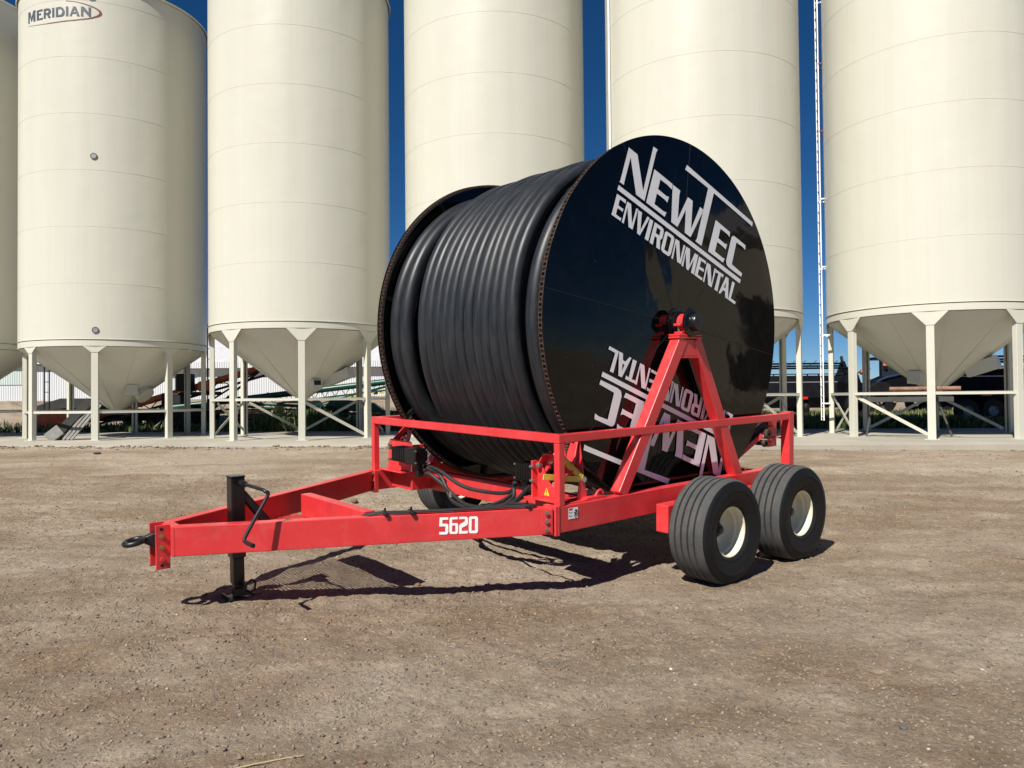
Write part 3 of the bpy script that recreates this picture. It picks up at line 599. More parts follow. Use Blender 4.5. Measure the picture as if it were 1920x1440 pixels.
# hitch
hb = MB()
for s in (-1, 1):
    hb.box(LF + LD + .013, LF + LD + .115, s * .075 - .008, s * .075 + .008, .485, .815)
hb.box(LF + LD + .013, LF + LD + .03, -.067, .067, .56, .80)
hitch = hb.build('hitch_bracket', RED, T, bevel=.004)
for z in (.56, .65, .735): MB().cyl((4.535, .084, z), (4.535, .097, z), .017, 6).build('bolt', BRASS if z > .6 else RED, hitch)
MB().cyl((4.535, .084, .785), (4.535, .0845, .785), .013, 16).build('bolt_hole', BLKMATT, hitch); MB().cyl((4.535, .084, .515), (4.535, .0845, .515), .013, 16).build('bolt_hole', BLKMATT, hitch)
rg = MB(); c = Vector((4.70, 0, .705))
rg.tube([c + V(math.cos(t) * .066, math.sin(t) * .066, -.012 * math.cos(t)) for t in [2 * PI * i / 32 for i in range(32)]], .021, 12, close=True)
rg.add([(4.50, -.05, .60), (4.50, .05, .60), (4.50, .05, .78), (4.50, -.05, .78), (4.64, -.026, .685), (4.64, .026, .685), (4.64, .026, .73), (4.64, -.026, .73)], [(0, 1, 2, 3), (4, 7, 6, 5), (0, 4, 5, 1), (1, 5, 6, 2), (2, 6, 7, 3), (3, 7, 4, 0)])
rg.build('hitch_ring', BLKSTEEL, T, bevel=.006)
# jack
JA = 3.945
j = MB().box(JA - .055, JA + .055, -.055, .055, .46, 1.105).build('jack_tube', BLACK, T, bevel=.008)
MB().box(JA - .058, JA + .058, -.058, .058, 1.105, 1.118).build('cap', BLACK, j, bevel=.004)
MB().box(JA - .044, JA + .044, -.044, .044, .25, .46).build('inner_tube', BLACK, j, bevel=.006)
MB().box(JA - .034, JA + .034, -.034, .034, .155, .25).build('drop_leg', BLACK, j, bevel=.004)
MB().box(JA - .10, JA + .09, -.09, .09, .138, .150).box(JA - .11, JA - .095, -.09, .09, .138, .17).box(JA + .085, JA + .10, -.09, .09, .138, .17).box(JA - .05, JA + .05, .036, .05, .153, .22).build('foot_plate', BLKSTEEL, j, bevel=.004)
mb = MB().cyl((JA - .02, .034, .24), (JA - .02, .12, .24), .014, 10).tube(spline([(JA - .02, .10, .24), (JA - .06, .13, .29), (JA - .10, .11, .26), (JA - .10, .09, .20), (JA - .07, .08, .18)]), .009, 8); mb.build('locking_pin', BLKSTEEL, j)
cr = MB(); cr.cyl((JA - .02, .05, 1.06), (JA - .02, .14, 1.06), .025, 14)
cr.tube(spline([(JA - .02, .10, 1.06), (JA - .02, .30, 1.06), (JA - .02, .47, 1.06), (JA - .025, .52, 1.05), (JA - .04, .53, 1.02), (JA + .06, .53, .86), (JA + .135, .53, .735), (JA + .145, .54, .71), (JA + .145, .57, .70), (JA + .145, .68, .70)], 6), .014, 10)
cr.cyl((JA + .145, .59, .70), (JA + .145, .70, .70), .017, 12)
cr.build('crank_handle', BLKSTEEL, j)
mb = MB()
for s in (-1, 1): mb.bar((JA - .04, s * .04, .98), (JA - .24, s * .06, .72), .05, .012, up=(0, 1, 0))
mb.build('stay', BLKSTEEL, j)
# guard rails and corner posts
rl = MB(); h = .075; PO = .066
rl.box(LF - PO, LF, -W2, W2, ZR - h, ZR)
for s in (-1, 1):
    y0, y1 = sorted((s * W2, s * (W2 - .066))); rl.box(-LR + .10, LF - PO, y0, y1, ZR - h + .001, ZR - .001)
rail = rl.build('guard_rail', RED, T, bevel=B4)
for s in (-1, 1):
    y0, y1 = sorted((s * W2, s * (W2 - PO))); MB().box(LF - PO, LF, y0, y1, ZT, ZR - h).build('front_post', RED, T, bevel=B4)
    y0, y1 = sorted((s * (W2 + .003), s * (W2 - .105))); MB().box(-LR - .003, -LR + .10, y0, y1, ZT - .01, ZR + .012).build('rear_post', RED, T, bevel=B4)
# side frames (A shape) carrying the reel bearings
def aframe(s):
    m = MB(); y = s * (W2 - .062)
    for (a0, a1) in ((1.02, .115), (-.84, -.10)):
        m.bar((a0, y, ZT + .001), (a1, y, 2.22), .115, .12, up=(1, 0, 0))
    y0, y1 = sorted((s * (W2 - .012), s * (W2 - .025)))
    m.add([(.10, y0, 2.215), (-.10, y0, 2.215), (-.155, y0, 2.05), (.175, y0, 2.05), (.10, y1, 2.215), (-.10, y1, 2.215), (-.155, y1, 2.05), (.175, y1, 2.05)], [(0, 1, 2, 3), (7, 6, 5, 4), (0, 4, 5, 1), (1, 5, 6, 2), (2, 6, 7, 3), (3, 7, 4, 0)])
    m.box(-.15, .17, s * (W2 - .062) - .05, s * (W2 - .062) + .05, 2.03, 2.05)
    y0, y1 = sorted((s * (W2 + .002), s * (W2 - .13)))
    m.box(-.17, .205, y0, y1, 2.221, 2.243); m.box(-.165, .20, y0, y1, 2.245, 2.267)
    f = m.build('side_frame', RED, T, bevel=.007)
    # bearing housing
    h = MB(); y0, y1 = sorted((s * (W2 - .115), s * (W2 - .02)))
    h.lathe([(.092, y0), (.092, y1)], 'y', (0, 0, ZC), n=32); h.box(-.085, .085, y0, y1, 2.268, 2.37)
    h.box(-.15, .15, y0 + .005, y1 - .005, 2.345, 2.372); h.box(-.13, .13, y0, y1, 2.268, 2.292)
    hs = h.build('bearing_housing', RED, f, bevel=.004)
    for a in (-.12, .12): MB().cyl((a, s * (W2 - .065), 2.372), (a, s * (W2 - .065), 2.388), .014, 6).cyl((a, s * (W2 - .065), 2.292), (a, s * (W2 - .065), 2.345), .009, 8).build('bolt', BOLT, hs)
    return f
af = aframe(1); aframe(-1)
# axle group: walking beams, spindles and wheels
for s in (-1, 1):
    y0, y1 = sorted((s * 1.60, s * 1.74))
    ab = MB().box(-1.20, .66, y0, y1, .43, .69).box(-.45, -.15, min(s * 1.523, s * 1.60), max(s * 1.523, s * 1.60), .46, .70)
    ab.box(-.42, -.18, -.07 if s > 0 else -1.523, 1.523 if s > 0 else .07, .50, .575) if s > 0 else None
    ab.build('axle_beam', RED, T, bevel=.012)
def wheel(a, s):
    e = empty('wheel'); e.parent = T; c = Vector((a, s * 2.02, .4719)); e.location = c
    if s < 0: e.rotation_euler = (0, 0, PI)
    R = .4749; w = .4134
    def groove(yc, ww=.010, dp=.030): return [(R - .001, yc - ww), (R - dp, yc - ww * .7), (R - dp, yc + ww * .7), (R - .001, yc + ww)]
    tr = [(R * .955, -.43 * w), (R * .985, -.38 * w), (R - .003, -.32 * w)]
    for yc in (-.10, -.034, .034, .10): tr += groove(yc)
    tr += [(R - .003, .32 * w), (R * .985, .38 * w), (R * .955, .43 * w)]
    MB().lathe(tr, 'y', n=96).build('tread', TREAD, e)
    for sg in (1, -1):
        sw = [(R * .955, .43), (R * .93, .462), (R * .875, .488), (R * .80, .50), (R * .72, .497), (R * .62, .475), (R * .55, .45), (R * .51, .43), (.231, .405), (.226, .39)]
        pr = []
        for i, (r, y) in enumerate(sw):
            pr.append((r, sg * y * w))
            if i in (3, 6): pr += [(r - .004, sg * (y * w + .003)), (r - .008, sg * y * w)]
        MB().lathe(pr, 'y', n=96).build('tyre_sidewall', TYRE, e)
    rp = [(.214, .150), (.236, .168), (.238, .163), (.228, .150), (.222, .135), (.214, .12), (.214, .085), (.200, .07), (.196, .02), (.185, .005), (.17, -.012), (.12, -.02), (.085, -.012), (.075, -.012), (.075, -.06)]
    MB().lathe([(r - .004 if i > 2 else r, y) for i, (r, y) in enumerate(rp)], 'y', n=72).lathe([(.228, -.165), (.21, -.15), (.205, -.02), (.2, -.012)], 'y', n=48).build('rim', RIM, e)
    hb = MB().lathe([(.074, -.10), (.074, .012), (.066, .02), (.045, .024), (.043, .055), (.035, .062), (.001, .064)], 'y', n=28)
    hb.build('hub', BLKSTEEL, e)
    for k in range(6):
        t = 2 * PI * k / 6 + .3; MB().cyl((.105 * math.cos(t), -.02, .105 * math.sin(t)), (.105 * math.cos(t), .004, .105 * math.sin(t)), .012, 6).build('lug_nut', ZINC, e)
    MB().cyl((.17, -.01, -.08), (.175, .03, -.085), .006, 8).build('valve', BLKMATT, e)
    MB().cyl((0, -.42, 0), (0, -.05, 0), .04, 14).build('spindle', BLKSTEEL, e)
for a in (.3265, -.91):
    for s in (1, -1): wheel(a, s)
# ---- the reel
reel = empty('reel'); reel.parent = T; reel.location = (0, 0, ZC)
def disc_mesh(s):
    mb = MB(); nr, na = 26, 180; rr = [.10 + (RD - .10) * (i / nr) for i in range(nr + 1)]
    seams = [math.radians(x) for x in (8, 64, 97, 140, 190, 246, 284, 322)]
    vs = []
    for k in range(na):
        t = 2 * PI * k / na
        ds = min(abs(((t - q + PI) % (2 * PI)) - PI) for q in seams)
        sec = sum(1 for q in seams if q < t) % 8
        tilt = ((.0, .0), (.003, -.002), (-.002, .004), (.003, .002), (-.004, .0), (.002, -.003), (.003, .003), (-.002, -.004))[sec]
        for r in rr:
            x, z = r * math.cos(t), r * math.sin(t)
            y = .0035 * math.sin(3.1 * x + 1.3 * z) * math.sin(2.2 * z - .8 * x + sec) * min(1, ds * r * 4) * min(1, (RD - r) * 5) * .7 + (tilt[0] * x + tilt[1] * z) * min(1, ds * r * 3) * (1 - (r / RD) ** 6)
            vs.append((x, s * (BD + y), z))
    m = nr + 1; fs = [(k * m + i, ((k + 1) % na) * m + i, ((k + 1) % na) * m + i + 1, k * m + i + 1) for k in range(na) for i in range(nr)]
    mb.add(vs, fs, True)
    mb.lathe([(RD, s * BD), (RD + .003, s * (BD - .004)), (RD, s * (BD - .012)), (RD - .03, s * (BD - .012)), (.1, s * (BD - .012))], 'y', n=180)
    return mb, seams
for s in (1, -1):
    mb, seams = disc_mesh(s); fl = mb.build('disc', DISC, reel, fixn=False)
    sm_ = MB()
    for q in seams: sm_.bar((.15 * math.cos(q), s * (BD + .0012), .15 * math.sin(q)), ((RD - .01) * math.cos(q), s * (BD + .0012), (RD - .01) * math.sin(q)), .002, .006, up=(-math.sin(q), 0, math.cos(q)))
    sm_.build('panel_seam', BLKMATT, reel)
    # rim hoop and the chain laid round it
    MB().lathe([(RD - .028, s * (BD - .012)), (RD - .028, s * (BD - .075)), (RD - .036, s * (BD - .075)), (RD - .036, s * (BD - .012))], 'y', n=180).build('rim_hoop', BLKSTEEL, reel)
    ch = MB(); nl = 260
    for k in range(nl):
        t = 2 * PI * k / nl; t2 = 2 * PI * (k + 1.25) / nl; wd = .014 if k % 2 else .021; r = RD - .015
        for sy in (-1, 1):
            y = s * (BD - .043) + sy * wd
            ch.bar((r * math.cos(t - .004), y, r * math.sin(t - .004)), (r * math.cos(t2), y, r * math.sin(t2)), .005, .022, up=(math.cos(t), 0, math.sin(t)))
        ch.cyl((r * math.cos(t), s * (BD - .043) - .024, r * math.sin(t)), (r * math.cos(t), s * (BD - .043) + .024, r * math.sin(t)), .009, 6)
    ch.build('drive_chain', RUST, reel)
    # hub rings and cap
    y = lambda v: s * v
    MB().lathe([(.10, y(1.345)), (.155, y(1.349)), (.155, y(1.358)), (.10, y(1.36))], 'y', n=40).build('hub_plate', BLACK, reel)
    MB().lathe([(.06, y(1.36)), (.118, y(1.362)), (.120, y(1.368)), (.120, y(1.390)), (.112, y(1.396)), (.06, y(1.397))], 'y', n=48).build('collar', BLACK, reel)
    MB().lathe([(.06, y(1.506)), (.136, y(1.510)), (.140, y(1.514)), (.140, y(1.534)), (.134, y(1.540)), (.10, y(1.542)), (.088, y(1.548)), (.086, y(1.60)), (.078, y(1.612)), (.001, y(1.616))], 'y', n=48).build('end_cap', BLACK, reel)
MB().lathe([(.06, -1.59), (.06, 1.59)], 'y', n=24).build('shaft', BLKSTEEL, reel)
MB().lathe([(1.42, -BD + .02), (1.42, BD - .02)], 'y', n=96).build('drum', BLKMATT, reel)
# spokes seen inside the far disc
mb = MB()
for k in range(8):
    t = 2 * PI * k / 8 + .2
    mb.bar((1.4 * math.cos(t), -BD + .03, 1.4 * math.sin(t)), (1.79 * math.cos(t), -BD + .03, 1.79 * math.sin(t)), .04, .05)
mb.build('disc_stiffener', BLKSTEEL, reel)
hoses = MB()
def ring(b, ro, amp, ph, tilt, r=.083):
    pts = []
    for k in range(144):
        t = 2 * PI * k / 144; w_ = amp * math.sin(t + ph) + tilt * math.sin(2 * t + 1.3 * ph) + .006 * math.sin(5 * t + ph * 3)
        rr = ro - r + .010 * math.sin(3 * t + ph * 2) * .5
        pts.append((rr * math.cos(t), b + w_, rr * math.sin(t)))
    hoses.tube(pts, r, 20, close=True)
random.seed(5)
for b, ro in ((-1.262, 1.690), (-1.098, 1.682)): ring(b, ro, .006, random.random() * 6, .004)
for k in range(12): ring(-.648 + .1315 * k + .006 * math.sin(k * 2.3), 1.752 - .012 * (k in (2, 7)) + .008 * (k in (4, 9)), .010, .4 + .22 * k + .25 * random.random(), .008 + .003 * random.random(), .066)
ring(1.005, 1.700, .006, 1, .004)
for k in range(8): ring(-.50 + .168 * k, 1.60, .004, k, .002)
ring(-.93, 1.44, .004, 1, .002); ring(1.17, 1.55, .004, 1, .002)
hoses.build('wound_pipe', HOSE, reel)
LET = [[[[732,1613],[608,1568],[528,1239],[373,1684],[309,1666],[332,1633],[508,1147],[631,1191],[707,1526],[796,1287],[804,1256],[863,1275],[849,1299]]],[[[359,1471],[78,1370],[91,1315],[150,1347],[268,1387],[305,1289],[176,1239],[135,1236],[160,1178],[206,1204],[323,1244],[359,1138],[215,1084],[175,1081],[202,1034],[484,1137]]],[[[75,1365],[-47,1323],[-30,1276],[-5,1039],[-171,1275],[-252,1248],[-224,961],[-376,1202],[-430,1184],[-417,1148],[-215,878],[-118,914],[-137,1146],[-1,958],[100,995]]],[[[-157,1595],[-1356,1157],[-1344,1108],[-1310,1125],[-619,1378],[-401,808],[-295,846],[-323,877],[-518,1415],[-127,1545]]],[[[-651,1102],[-914,1003],[-908,949],[-864,978],[-739,1020],[-699,918],[-821,868],[-861,870],[-834,812],[-784,836],[-681,875],[-639,772],[-784,716],[-815,712],[-787,667],[-516,764]]],[[[-943,951],[-971,970],[-1003,967],[-1213,890],[-1206,839],[-1157,868],[-1037,905],[-949,662],[-1112,593],[-1147,579],[-1129,540],[-896,622],[-852,651],[-844,696]]],[[[876,1245],[-1120,508],[-1102,466],[894,1201]]],[[[899,1162],[773,1121],[783,1086],[807,1099],[860,1117],[881,1061],[831,1038],[811,1037],[822,1005],[846,1017],[892,1033],[916,973],[861,951],[838,947],[853,919],[976,963]]],[[[758,1111],[702,1093],[691,909],[628,1065],[598,1058],[612,1034],[684,857],[740,878],[753,1059],[808,900],[837,912],[828,928]]],[[[600,1051],[544,1033],[551,1005],[569,865],[466,1006],[434,997],[446,977],[578,814],[618,831],[607,981]]],[[[428,989],[377,973],[455,773],[507,791]]],[[[355,964],[249,931],[223,914],[217,889],[240,821],[273,802],[279,707],[333,725],[324,819],[356,832],[387,745],[436,762]],[[321,919],[267,897],[286,843],[341,862]]],[[[196,886],[170,896],[71,863],[50,843],[53,816],[106,681],[129,660],[152,658],[234,687],[259,709],[257,733]],[[157,860],[99,837],[153,694],[210,714]]],[[[30,838],[-31,820],[-43,635],[-100,791],[-131,783],[-120,758],[-56,592],[7,612],[25,794],[75,633],[103,644],[92,663]]],[[[-144,777],[-208,757],[-199,597],[-284,723],[-346,707],[-271,504],[-219,523],[-276,660],[-177,540],[-141,554],[-136,719],[-91,570],[-61,580]]],[[[-360,696],[-481,655],[-475,623],[-450,637],[-394,655],[-371,594],[-427,577],[-446,573],[-435,543],[-409,551],[-357,566],[-337,509],[-398,484],[-421,479],[-406,453],[-280,501]]],[[[-496,645],[-561,625],[-577,428],[-629,597],[-660,587],[-648,558],[-577,392],[-516,414],[-502,593],[-447,437],[-421,447],[-432,467]]],[[[-660,584],[-797,537],[-782,506],[-745,526],[-683,355],[-627,373],[-701,544],[-651,555]]],[[[-840,522],[-890,506],[-878,282],[-824,300],[-825,362],[-791,377],[-732,334],[-702,344],[-723,367]],[[-841,462],[-830,394],[-803,408]]],[[[-959,480],[-1007,463],[-931,296],[-1023,262],[-1010,233],[-881,281]]]]
LET2 = [[[(-p[0], -p[1]) for p in lp] for lp in g] for g in LET]
def lmap(p): return (p[0] / 1000., BD + .0075, p[1] / 1000.)
decal('disc_lettering', LET, lmap, DECAL, reel)
decal('disc_lettering', LET2, lmap, DECAL, reel)
# rivets on the lettered disc
mb = MB()
for k in range(22):
    t = random.random() * 2 * PI; r = random.choice((.5, .9, 1.3, 1.6)); mb.sphere((r * math.cos(t), BD + .003, r * math.sin(t)), .004, 6)
mb.build('rivet', BLKSTEEL, reel)

# ---- drive units in the front and rear corners
def drive(s, front=1):
    A = lambda a: a if front > 0 else -a
    e = empty('drive_unit'); e.parent = T
    def bx(a0, a1, b0, b1, z0, z1, nm, m, par=e, bv=.004):
        aa = sorted((A(a0), A(a1))); bb = sorted((s * b0, s * b1)); return MB().box(*aa, *bb, z0, z1).build(nm, m, par, bevel=bv)
    # upright plate facing forward, with flange and foot
    outline = [(s * 1.43, ZT + .012), (s * 1.0, ZT + .012), (s * 1.0, .93), (s * 1.10, 1.12), (s * 1.13, 1.145), (s * 1.40, 1.145), (s * 1.43, 1.12)]
    pi = 1.06 if s > 0 else .93
    if s > 0:
        MB().prism([(1.08, ZT + .012), (1.37, ZT + .012), (1.31, .89), (1.22, .96), (1.15, 1.07), (1.08, 1.12)], 'x', A(1.65), A(1.662)).build('mount_plate', RED, e, bevel=.003)
        MB().box(*sorted((A(1.60), A(1.72))), 1.058, 1.079, ZT + .012, 1.135).build('mount_flange', RED, e, bevel=.004)
        MB().bar((A(1.655), 1.10, 1.08), (A(1.655), 1.19, 1.20), .075, .014, up=(0, 1, 0)).bar((A(1.655), 1.185, 1.20), (A(1.655), 1.34, 1.205), .075, .014).bar((A(1.62), 1.12, 1.06), (A(1.62), 1.24, 1.20), .012, .09, up=(0, 1, 0)).build('bent_arm', RED, e, bevel=.003)
        MB().cyl((A(1.662), 1.125, 1.095), (A(1.70), 1.125, 1.095), .024, 16).cyl((A(1.70), 1.125, 1.095), (A(1.71), 1.125, 1.095), .015, 6).build('arm_bolt', ZINC, e)
    else:
        MB().prism([(s * 1.435, ZT + .012), (s * (pi + .05), ZT + .012), (s * pi, 1.10), (s * (pi + .03), 1.145), (s * 1.37, 1.15), (s * 1.41, 1.12)], 'x', A(1.65), A(1.662)).build('mount_plate', RED, e, bevel=.003)
    m0, m1, m2 = (1.06, .86, .84) if s > 0 else (1.12, .86, .64); OX = .0 if s > 0 else .10
    bx(1.45, 1.60, 1.02, 1.035, ZT + .012, 1.10, 'side_plate', RED); bx(1.40, 1.76, 1.0, 1.50, ZT, ZT + .012, 'foot_plate', RED)
    bx(1.36, 1.62, 1.0, 1.42, ZT - .20, ZT, 'gusset', RED)
    # arm
    m = MB().bar((A(1.63), s * 1.37, 1.10), (A(1.52), s * 1.22, 1.30), .012, .09, up=(1, 0, 0)).bar((A(1.60), s * 1.40, 1.03), (A(1.42), s * 1.31, 1.36), .014, .10, up=(0, 1, 0)).bar((A(1.45), s * 1.40, 1.02), (A(1.40), s * 1.30, 1.36), .014, .08, up=(0, 1, 0)); m.build('swing_arm', RED, e, bevel=.003)
    MB().cyl((A(1.662), s * 1.36, 1.085), (A(1.69), s * 1.36, 1.085), .024, 16).cyl((A(1.69), s * 1.36, 1.085), (A(1.70), s * 1.36, 1.085), .014, 6).build('pivot_bolt', BOLT, e)
    # hydraulic motor
    mo = MB().box(*sorted((A(1.56 + OX), A(1.71 + OX))), *sorted((s * m1, s * m0)), .945, 1.09)
    for k in range(6): 
        bq_ = m0 - (m0 - m1) * (k + .5) / 6; mo.box(*sorted((A(1.552 + OX), A(1.718 + OX))), *sorted((s * bq_, s * (bq_ - .018))), .938, 1.097)
    mo.box(*sorted((A(1.555 + OX), A(1.715 + OX))), *sorted((s * m2, s * (m1 - .001))), .93, 1.10)
    mo = mo.build('hydraulic_motor', BLACK, e, bevel=.010)
    for a, z in ((1.58, .955), (1.58, 1.08), (1.722, .955), (1.722, 1.08)):
        MB().cyl((A(a + OX), s * (m0 - .01), z), (A(a + OX), s * (m0 + .035), z), .014, 8).build('bolt', BOLT, mo); MB().cyl((A(a - .01 + OX), s * (m2 - .015), z), (A(a - .01 + OX), s * m2, z), .011, 6).build('bolt', BOLT, mo)
    MB().box(*sorted((A(1.60 + OX), A(1.66 + OX))), *sorted((s * (m2 + .03), s * (m2 + .10))), .80, .94).build('port_block', BLKSTEEL, mo, bevel=.005)
    # sprocket and chain
    sp = MB().lathe([(.02, s * 1.285 - .01), (.085, s * 1.285 - .01), (.088, s * 1.285), (.085, s * 1.285 + .01), (.02, s * 1.285 + .01)], 'y', (A(1.50), 0, 1.02), n=26); sp.build('sprocket', RUST, e)
    MB().cyl((A(1.50), s * 1.03, 1.02), (A(1.50), s * 1.36, 1.02), .02, 14).build('drive_shaft', BLKSTEEL, e)
    mb = MB()
    p0_, p1_ = Vector((A(1.585), s * 1.285, 1.03)), Vector((A(1.44), s * 1.285, 1.40))
    for k in range(16):
        u = p0_.lerp(p1_, k / 16); v = p0_.lerp(p1_, (k + 1.1) / 16); mb.bar(u + V(0, .012 * (1 if k % 2 else -1), 0), v + V(0, .012 * (1 if k % 2 else -1), 0), .006, .022, up=(1, 0, 0)); mb.cyl(u + V(0, -.018, 0), u + V(0, .018, 0), .010, 6)
    mb.build('chain_run', RUST, e)
    return e
dn = drive(1); df = drive(-1)
# fittings on the far motor
mb = MB(); B_ = (1.63, -.735)
for z in (.897, .828): mb.cyl((1.63, -.80, z), (1.63, -.70, z), .020, 10).cyl((1.63, -.78, z), (1.63, -.76, z), .027, 6).cyl((1.63, -.74, z), (1.63, -.72, z), .025, 6)
mb.cyl((1.63, -.80, .80), (1.63, -.80, .93), .022, 12); mb.build('hose_fitting', ZINC, df)
# hydraulic hoses
HS = [[(-.737, .897), (-.568, .903), (-.376, .872), (-.147, .787), (.03, .749), (.285, .744), (.528, .764), (.698, .815), (.76, .90)],
      [(-.738, .828), (-.598, .831), (-.483, .776), (-.351, .708), (-.24, .640), (-.096, .585), (.114, .576), (.406, .615), (.681, .683), (.869, .783), (.979, .884)],
      [(-.70, .894), (-.472, .851), (-.35, .747), (-.258, .655), (-.132, .60), (.071, .582), (.30, .60), (.58, .70), (.74, .80)],
      [(-.30, .72), (-.104, .646), (.115, .606), (.406, .625), (.643, .678), (.773, .76), (.76, .85)],
      [(.30, .60), (.43, .623), (.643, .663), (.795, .724), (.906, .812), (1.007, .90)]]
for i, h in enumerate(HS):
    n_ = len(h); pts = [(1.63 + .03 * math.sin(i * 1.7 + k * .9) + (.02 * i), b, z) for k, (b, z) in enumerate(h)]
    MB().tube(spline(pts, 8), .019, 10).build('hydraulic_hose', RUBHOSE, T)
fl2 = spline([(1.68, .30, .60), (1.80, .62, .66), (1.95, 1.05, .78), (2.0, 1.396, .822), (2.27, 1.27, .822), (2.71, 1.045, .822), (2.96, .90, .822), (3.13, .80, .822), (3.22, .70, .79), (3.3, .55, .72)], 8)
MB().tube(fl2, .011, 8).tube([p + V(.0, .024, .0) for p in fl2], .010, 8).build('hydraulic_hose', RUBHOSE, T)
mb = MB()
for (a, b) in ((2.05, 1.375), (2.9, .94), (3.08, .84)): mb.bar((a - .02, b - .05, ZT + .02), (a + .02, b + .06, ZT + .014), .03, .03).cyl((a, b, ZT + .04), (a, b, ZT + .06), .01, 6)
mb.build('hose_clamp', BLKSTEEL, T, bevel=.004)
MB().box(1.655, 1.70, -.20, -.17, .64, .70).box(1.655, 1.69, .12, .16, .56, .60).build('hose_clip', ZINC, T, bevel=.003)
# yellow lock bar, yellow spring cover and their stand
MB().bar((1.90, 1.41, 1.045), (1.48, 1.44, .985), .012, .050).build('lock_bar', YELLOW, T, bevel=.003)
mb = MB().cyl((1.74, 1.40, 1.235), (1.47, 1.43, 1.005), .028, 18)
for k in range(14):
    u = Vector((1.74, 1.40, 1.235)).lerp(Vector((1.47, 1.43, 1.005)), (k + .5) / 14); d_ = Vector((-.27, .03, -.23)).normalized(); mb.tube([u, u + d_ * .008], .031, 18)
mb.build('spring_cover', YELLOW, T)
st = MB().prism([(1.405, ZT), (1.535, ZT), (1.495, 1.0), (1.445, 1.0)], 'y', 1.435, 1.447).build('lever_post', RED, T, bevel=.003)
MB().cyl((1.47, 1.40, .985), (1.47, 1.47, .985), .018, 12).cyl((1.47, 1.45, .985), (1.47, 1.475, .985), .026, 6).build('pivot_bolt', ZINC, T)
MB().prism([(1.52, ZT), (1.20, ZT), (1.22, ZT + .02), (1.30, ZT + .028), (1.45, ZT + .028)], 'y', 1.38, 1.50).tube(spline([(1.33, 1.47, ZT + .02), (1.30, 1.47, ZT + .06), (1.26, 1.47, ZT + .07), (1.235, 1.47, ZT + .04)]), .012, 8).build('anchor_tab', RED, T, bevel=.003)
MB().tube([(1.29, 1.45, ZT + .06), (1.42, 1.30, 1.0)], .006, 6).build('spring_rod', RUST, T)
# decals: pinch-point label on the side beam, warning triangle on the mount plate
y_ = W2 + .003
pd = MB(); pd.add([(1.723, y_, .681), (1.608, y_, .681), (1.608, y_, .774), (1.723, y_, .774)], [(0, 1, 2, 3)]); pdo = pd.build('pinch_label', WHITEV, T, fixn=False)
MB().add([(1.716, y_ + .001, .755), (1.672, y_ + .001, .755), (1.672, y_ + .001, .770), (1.716, y_ + .001, .770)], [(0, 1, 2, 3)]).build('label_heading', REFLR, pdo, fixn=False)
tm = MB()
for s_, zz in (('Pinch', .728), ('Point', .700)):
    vs, fs = text_polys(s_, .021); tm.add([(1.717 - x, y_ + .001, zz + y) for x, y in vs], fs)
tm.tube([(1.650, y_ + .002, .70), (1.640, y_ + .002, .728), (1.628, y_ + .002, .735), (1.620, y_ + .002, .752)], .005, 6).sphere((1.636, y_, .748), .009, 6).tube([(1.655, y_ + .002, .735), (1.640, y_ + .002, .722), (1.622, y_ + .002, .712)], .004, 6)
tm.build('label_print', BLKMATT, pdo, fixn=False)
wt = MB(); wt.add([(1.6645, 1.165, .835), (1.6645, 1.235, .835), (1.6645, 1.20, .905)], [(0, 1, 2)]); wo = wt.build('warning_triangle', YELDECAL, T, fixn=False)
MB().box(1.6650, 1.6655, 1.196, 1.204, .858, .888).box(1.6650, 1.6655, 1.196, 1.204, .842, .851).build('exclamation_mark', BLKMATT, wo)
# rear corner: guide roller assembly seen between the rear post and the side frame
rd = empty('rear_guide'); rd.parent = T
for s in (1, -1):
    MB().bar((-1.55, s * 1.25, 1.36), (-1.80, s * 1.40, 1.30), .14, .012, up=(0, 0, 1)).bar((-1.30, s * 1.02, .80), (-1.72, s * 1.27, 1.20), .05, .05).bar((-1.22, s * 1.10, .80), (-1.60, s * 1.32, 1.15), .04, .05).build('guide_arm', RED, rd, bevel=.004)
    MB().box(-1.93, -1.75, *sorted((s * 1.30, s * 1.315)), 1.0, 1.30).box(-1.86, -1.84, *sorted((s * 1.30, s * 1.42)), 1.10, 1.12).build('guide_plate', RED, rd, bevel=.003)
    MB().bar((-1.40, s * 1.05, .95), (-1.75, s * 1.28, 1.28), .10, .09).build('guide_body', BLKSTEEL, rd, bevel=.01)
    MB().lathe([(.02, -.02), (.055, -.02), (.06, 0), (.055, .02), (.02, .02)], 'y', (-1.66, s * 1.36, 1.16), n=18).lathe([(.02, -.02), (.04, -.02), (.045, 0), (.04, .02), (.02, .02)], 'y', (-1.60, s * 1.36, 1.06), n=18).build('guide_sprocket', RUST, rd)
    MB().lathe([(.08, -.02), (.11, -.025), (.11, .02), (.08, .025)], 'z', (-1.84, s * 1.20, 1.04), n=28).build('coiled_hose', RUBHOSE, rd)
    for z in (1.06, 1.24): MB().cyl((-1.80, s * 1.30, z), (-1.80, s * 1.345, z), .012, 8).build('bolt', ZINC, rd)

# ------------------------------------------------------------------ machines and buildings beyond the bins
def zg(x, y): return float(zground(x, y, False))
